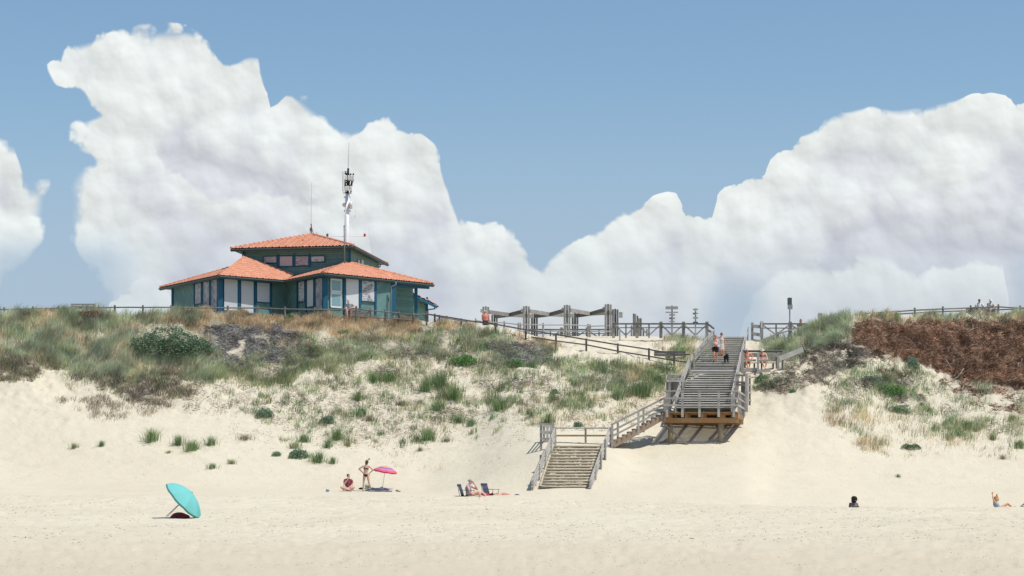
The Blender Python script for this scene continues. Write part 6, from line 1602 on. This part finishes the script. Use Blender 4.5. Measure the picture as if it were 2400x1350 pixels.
# ------------------------------------------------------------------ things on the beach
def canopy(center, axis, R, H, n, bands, parent, rim=.06, twist=0.0):
    """scalloped parasol canopy of n gores; bands = [(fraction, material)] from the top outward"""
    ax = Vector(axis).normalized(); u = ax.orthogonal().normalized(); v = ax.cross(u); c = Vector(center)
    def pt(r, a, flap=0.0):
        k = a / (2 * math.pi) * n; fr = k % 1; sag = 1 - .055 * math.sin(math.pi * fr) * (r / 1.0) ** 2
        hh = H * (1 - r ** 2 * .92) - .035 * math.sin(math.pi * fr) * r * R
        return c + (u * math.cos(a + twist) + v * math.sin(a + twist)) * (R * r * sag) + ax * (hh - flap)
    r_prev = 0.0; out = []
    for fr_, m in bands:
        mb = MB(); K = n * 6; rows = max(2, int((fr_ - r_prev) * 10)); rs = [r_prev + (fr_ - r_prev) * i / rows for i in range(rows + 1)]
        V0 = []
        for r in rs: V0.append([pt(max(r, .001), 2 * math.pi * j / K) for j in range(K)])
        if fr_ >= .999: V0.append([pt(1.0, 2 * math.pi * j / K, rim) for j in range(K)])
        base = len(mb.v)
        for row in V0: mb.v.extend([tuple(p) for p in row])
        for row in V0: mb.v.extend([tuple(p - ax * .006) for p in row])
        nr = len(V0); off = nr * K
        for i in range(nr - 1):
            for j in range(K):
                j2 = (j + 1) % K
                mb.f.append((i * K + j, i * K + j2, (i + 1) * K + j2, (i + 1) * K + j)); mb.f.append((off + i * K + j, off + (i + 1) * K + j, off + (i + 1) * K + j2, off + i * K + j2))
        for j in range(K):
            j2 = (j + 1) % K; mb.f.append(((nr - 1) * K + j, (nr - 1) * K + j2, off + (nr - 1) * K + j2, off + (nr - 1) * K + j))
        o0 = ORG[parent.name]; me = bpy.data.meshes.new('canopy'); me.from_pydata([tuple(Vector(p) - o0) for p in mb.v], [], mb.f); me.update()
        o = link(me, 'canopy', m, parent, False); out.append(o); r_prev = fr_
    for k in range(n):
        a = 2 * math.pi * k / n; rb = MB(); rb.tube([pt(.02, a) - ax * .03, pt(.5, a) - ax * .025, pt(1, a) - ax * .02, pt(1, a) + (pt(1, a) - pt(.97, a)).normalized() * .03], .007, 5); rb.build('rib', plain('white_metal', (.6, .6, .6), .4), parent)
    return ax
def cloth_t(name, col, tr=.35):
    def f_(t, b, out):
        p = objc(t); q = t.noise(p, 5.0, 4, .6); v = (q - .5) * .14 + 1.0; c = t.mix(1.0, col, t.xyz(v, v, v), 'MULTIPLY')
        t.put(b.inputs['Base Color'], c); b.inputs['Roughness'].default_value = .75
        tr_ = t.new('ShaderNodeBsdfTranslucent'); t.put(tr_.inputs[0], c); ms = t.new('ShaderNodeMixShader'); ms.inputs[0].default_value = tr
        t.l.new(b.outputs[0], ms.inputs[1]); t.l.new(tr_.outputs[0], ms.inputs[2]); t.l.new(ms.outputs[0], out.inputs[0])
    return mat(name, f_)
# turquoise parasol tipped on its rim
D = 83.0; cm = W(430, 1172.5, D); ax = Vector((.73, -.10, .66)).normalized()
tq = thing('beach_parasol', 'turquoise beach parasol tipped over with its rim resting on the sand', 'parasol', G(432, D))
TQ = cloth_t('turquoise_canvas', (.20, .58, .56), .25)
canopy(cm, ax, .93, .44, 8, [(1.0, TQ)], tq, .07, .25)
pt_ = cm + ax * .46; ground_pt = cm - ax * .95
MB().tube([cm - ax * .95 , cm + ax * .48], .014, 8).build('pole', plain('grey_pole', (.32, .32, .28), .4), tq); MB().ball(pt_ + ax * .04, .03, 8, 6).build('finial', plain('white_metal', (.6, .6, .6), .4), tq)
u = ax.orthogonal().normalized(); v = ax.cross(u)
for k in range(8):
    a = 2 * math.pi * k / 8 + .25; MB().tube([cm - ax * .02, cm + (u * math.cos(a) + v * math.sin(a)) * .5 + ax * .28], .006, 5).build('strut', plain('white_metal', (.6, .6, .6), .4), tq)
MB().tube([cm - ax * .95 + vec(.07, 0, 0), cm - ax * .3 + vec(.05, 0, .02)], .01, 6).build('tilt_rod', plain('grey_pole', (.32, .32, .28), .4), tq)
bg_ = thing('beach_bag', 'rounded red bag lying in the shade of the turquoise parasol', 'bag', G(420, D))
o = G(420, D + .05)
mb = MB(); mb.ball(o + vec(0, 0, .09), (.32, .2, .17), 18, 10); mb.ball(o + vec(.12, .03, .07), (.30, .18, .13), 16, 10); mb.ball(o + vec(-.14, 0, .06), (.22, .17, .12), 14, 8)
mb.build('bag_body', C_('red_bag', (.36, .035, .06), .7, .3), bg_, True, remesh=.02); MB().tube([o + vec(-.2, -.17, .1), o + vec(-.05, -.21, .19), o + vec(.1, -.19, .12)], .012, 6).build('strap', C_('dark_strap', (.04, .02, .03)), bg_)
MB().ball(o + vec(-.06, -.19, .06), (.07, .03, .05), 10, 6).build('side_pocket', C_('dark_strap', (.04, .02, .03)), bg_)

# pink striped parasol
D = 116.9; g0 = G(896, D); top = W(903, 1104, D); ax = Vector((.10, .16, 1)).normalized()
pk = thing('beach_parasol', 'pink parasol with orange top and purple ring standing over towels', 'parasol', g0)
ax2 = Vector((.17, -.08, 1)).normalized()
canopy(top, ax2, .66, .26, 8, [(.42, cloth_t('orange_canvas', (.85, .40, .16))), (.66, cloth_t('purple_canvas', (.42, .22, .56))), (.82, cloth_t('light_pink_canvas', (.72, .30, .52))), (1.0, cloth_t('hot_pink_canvas', (.82, .16, .24)))], pk, .07, .3)
MB().tube([g0, g0.lerp(top, .5) + vec(-.02, 0, 0), top + ax2 * .27], .014, 8).build('pole', plain('white_metal', (.6, .6, .6), .4), pk)
MB().ball(top + ax2 * .28, .025, 8, 6).build('finial', plain('white_metal', (.6, .6, .6), .4), pk)

def bundle(name, label, cat, px, d, parts, up=0.0):
    """soft or small goods: list of (part name, dx, dy, dz, rx, ry, rz, material)"""
    g = G(px, d); g.z += up; t = thing(name, label, cat, g); by = {}
    for nm, dx_, dy_, dz_, rx, ry, rz, m in parts: by.setdefault(nm, (m, MB()))[1].ball(g + vec(dx_, dy_, dz_), (rx, ry, rz), 12, 8)
    for nm, (m, mb) in by.items(): mb.build(nm, m, t, True, remesh=.015)
    return t
GW, GB, BK = C_('grey_white', (.42, .42, .45), .8, .3), C_('grey_blue', (.25, .27, .33)), C_('black_bag', (.02, .02, .022))
bundle('beach_bag', 'grey and white bag at the foot of the pink parasol', 'bag', 894, 116.8, [('bag_body', 0, 0, .12, .15, .1, .11, GW), ('bag_body', .02, 0, .2, .10, .08, .06, GW), ('dark_base', -.02, -.02, .04, .13, .09, .05, BK)])
bundle('beach_bag', 'pale green and white beach bag on the sand behind the standing bather', 'bag', 861, 117.6, [('bag_body', 0, 0, .13, .15, .1, .16, C_('pale_green', (.50, .62, .46), .8, .25)), ('bag_top', .02, 0, .27, .09, .06, .05, C_('white', (.62, .62, .6))), ('bag_trim', .02, -.08, .15, .13, .03, .015, C_('dark_green', (.04, .12, .07)))])
bundle('folded_clothes', 'dark heap of clothes left of the standing bather', 'clothes', 847, 117.4, [('cloth', 0, 0, .05, .13, .08, .06, BK), ('cloth', -.08, 0, .04, .08, .06, .04, BK)])
bundle('sandals', 'dark sandals on the towel between the parasol foot and the far shoes', 'shoes', 907, 116.7, [('sandal', -.03, 0, .07, .07, .04, .05, C_('olive', (.10, .11, .07))), ('sandal', .08, 0, .09, .08, .03, .018, C_('olive', (.10, .11, .07))), ('sole', .02, 0, .03, .10, .04, .02, C_('tan_sole', (.3, .25, .18)))])
bundle('pair_of_shoes', 'brown and black shoes lying apart at the right end of the towels', 'shoes', 932, 116.6, [('shoe', -.04, 0, .06, .08, .05, .055, C_('brown_shoe', (.12, .09, .06))), ('shoe', .08, 0, .03, .10, .05, .03, BK), ('shoe_trim', -.04, -.04, .05, .03, .02, .02, C_('white', (.62, .62, .6)))])
tw = thing('beach_towel', 'grey-lilac towel spread on the sand beneath the pink parasol', 'towel', G(885, 116.9))
mb = MB(); NX, NY = 14, 8; vv_ = []
for j in range(NY + 1):
    for i in range(NX + 1):
        x, y = Xp(866, 116.9) + 1.25 * i / NX, 116.3 + 1.3 * j / NY; vv_.append((x, y, gxy(x, y) + .02 + random.uniform(0, .035)))
mb.add(vv_, [(j * (NX + 1) + i, j * (NX + 1) + i + 1, (j + 1) * (NX + 1) + i + 1, (j + 1) * (NX + 1) + i) for j in range(NY) for i in range(NX)])
o = mb.build('cloth', C_('lilac_towel', (.36, .35, .40)), tw, True); md = o.modifiers.new('thick', 'SOLIDIFY'); md.thickness = .012
hm = MB()
for i in range(2): hm.tube([(Xp(866, 116.9) + 1.25 * (i + .02 - i * .04), 116.3 + .16 * k, gxy(Xp(866, 116.9) + 1.25 * i, 116.3 + .16 * k) + .04) for k in range(9)], .012, 5)
hm.build('hem', C_('grey_blue', (.25, .27, .33)), tw)
bk = thing('toy_bucket', 'small blue and white striped bucket left of the cross-legged sitter', 'bucket', G(768, 115))
g = G(768, 115); MB().tube([g, g + vec(0, 0, .10)], [.08, .10], 14).build('bucket_body', C_('blue_toy', (.20, .28, .45)), bk); MB().tube([g + vec(0, 0, .10), g + vec(0, 0, .14)], [.108, .11], 14).build('rim', C_('white', (.62, .62, .6)), bk)
MB().tube([g + vec(-.1, 0, .12), g + vec(-.05, 0, .22), g + vec(.05, 0, .22), g + vec(.1, 0, .12)], .007, 6).build('handle', C_('white', (.62, .62, .6)), bk)
g = G(1212, 110.8); g.z = W(0, 1165.8, 110.8).z
cu = thing('beach_cushion', 'dark blue rounded cushion right of the lying sunbather', 'cushion', g)
mb = MB(); mb.ball(g + vec(0, 0, .05), (.19, .16, .13), 16, 10); mb.build('cushion_body', C_('navy_cushion', (.07, .085, .16)), cu, True); MB().tube([g + vec(.19 * math.cos(a), .16 * math.sin(a), .05) for a in np.linspace(0, 6.2, 20)], .014, 6).build('piping', C_('light_piping', (.3, .33, .4)), cu)
# white cool bag cut by the right edge
g = G(2402, 107); g.z = W(0, 1201, 107).z
cb = thing('cool_bag', 'white bag with navy trim at the very right edge', 'bag', g)
mb = MB(); mb.box(g + vec(0, 0, .18), .46, .3, .36); mb.build('bag_body', C_('white', (.62, .62, .6)), cb, bevel=.06)
mb = MB(); mb.tube([g + vec(-.235, -.12, .0), g + vec(-.235, -.14, .28), g + vec(-.16, -.155, .38), g + vec(.2, -.155, .38)], .022, 8); mb.build('trim', C_('navy', (.02, .025, .045)), cb)
MB().tube([g + vec(-.1, 0, .37), g + vec(-.05, 0, .46), g + vec(.1, 0, .46), g + vec(.15, 0, .37)], .012, 6).build('handle', C_('navy', (.02, .025, .045)), cb)

# folding chairs
CH = C_('navy_seat', (.055, .06, .10), .8, .3); CF = plain('black_tube', (.015, .015, .017), .4, .1)
def chair(label, g, yaw, occupied):
    t = thing('folding_chair', label, 'chair', g); R = Matrix.Rotation(yaw, 3, 'Z')
    q = lambda x, y, z: g + R @ vec(x, y, z)
    w = .27
    seat = MB(); k0 = []
    def sheet(mb, rows, th=.012):
        base = len(mb.v)
        for a, b in rows:
            for i in range(7):
                f_ = i / 6; p = a.lerp(b, f_); sag = math.sin(math.pi * f_) * .05; mb.v.append(tuple(p - vec(0, 0, sag)))
        for j in range(len(rows) - 1):
            for i in range(6): a = base + j * 7 + i; mb.f.append((a, a + 1, a + 8, a + 7))
    sheet(seat, [(q(.26, -w, .42), q(.26, w, .42)), (q(.0, -w, .34), q(.0, w, .34)), (q(-.22, -w, .28), q(-.22, w, .28))])
    o = seat.build('seat', CH if not occupied else C_('black_bag', (.02, .02, .022)), t, True); o.modifiers.new('thick', 'SOLIDIFY').thickness = .012
    back = MB(); sheet(back, [(q(-.22, -w, .28), q(-.22, w, .28)), (q(-.30, -w, .56), q(-.30, w, .56)), (q(-.42, -w, .92), q(-.42, w, .92))])
    o = back.build('backrest', CH, t, True); o.modifiers.new('thick', 'SOLIDIFY').thickness = .02
    pil = MB(); pil.tube([q(-.41, -w * .9, .86), q(-.41, w * .9, .86)], [(.045, .07)] * 2, 10, round_=True); pil.build('headrest', CH, t, True)
    for s_ in (-1, 1):
        for a, b in (((-.43, .94), (-.24, .0)), ((.28, .42), (-.30, .02)), ((-.22, .28), (.32, .02)), ((.30, .58), (.30, .0))):
            MB().tube([q(a[0], w * s_, a[1]), q(b[0], w * s_ * 1.12, b[1])], .012, 6).build('leg' if b[1] < .05 else 'frame_tube', CF, t)
        MB().tube([q(-.34, w * s_ * 1.1, .62), q(.36, w * s_ * 1.15, .60)], [(.028, .012)] * 2, 8, (0, 1, 0)).build('armrest', CF, t)
    MB().tube([q(.30, -w, .03), q(.0, 0, .20), q(-.28, w, .03)], .01, 6).build('cross_tube', CF, t)
    return t
gc = vec(Xp(1094, 110.6), 110.6, W(0, 1171, 110.6).z - .12)
chair('black and navy folding chair holding the grey-haired sunbather', gc, -.25, True)
gc = vec(Xp(1150, 111.3), 111.2, W(0, 1170.5, 111.3).z - .08)
chair('empty navy folding chair facing right beside the grey-haired sunbather', gc, -.55, False)
bundle('red_towel', 'red towel on the sand between the two folding chairs', 'towel', 1138, 110.9, [('cloth', 0, 0, .07, .15, .1, .055, C_('red_towel', (.60, .05, .04))), ('cloth', .14, 0, .04, .12, .1, .045, C_('red_towel', (.60, .05, .04)))])
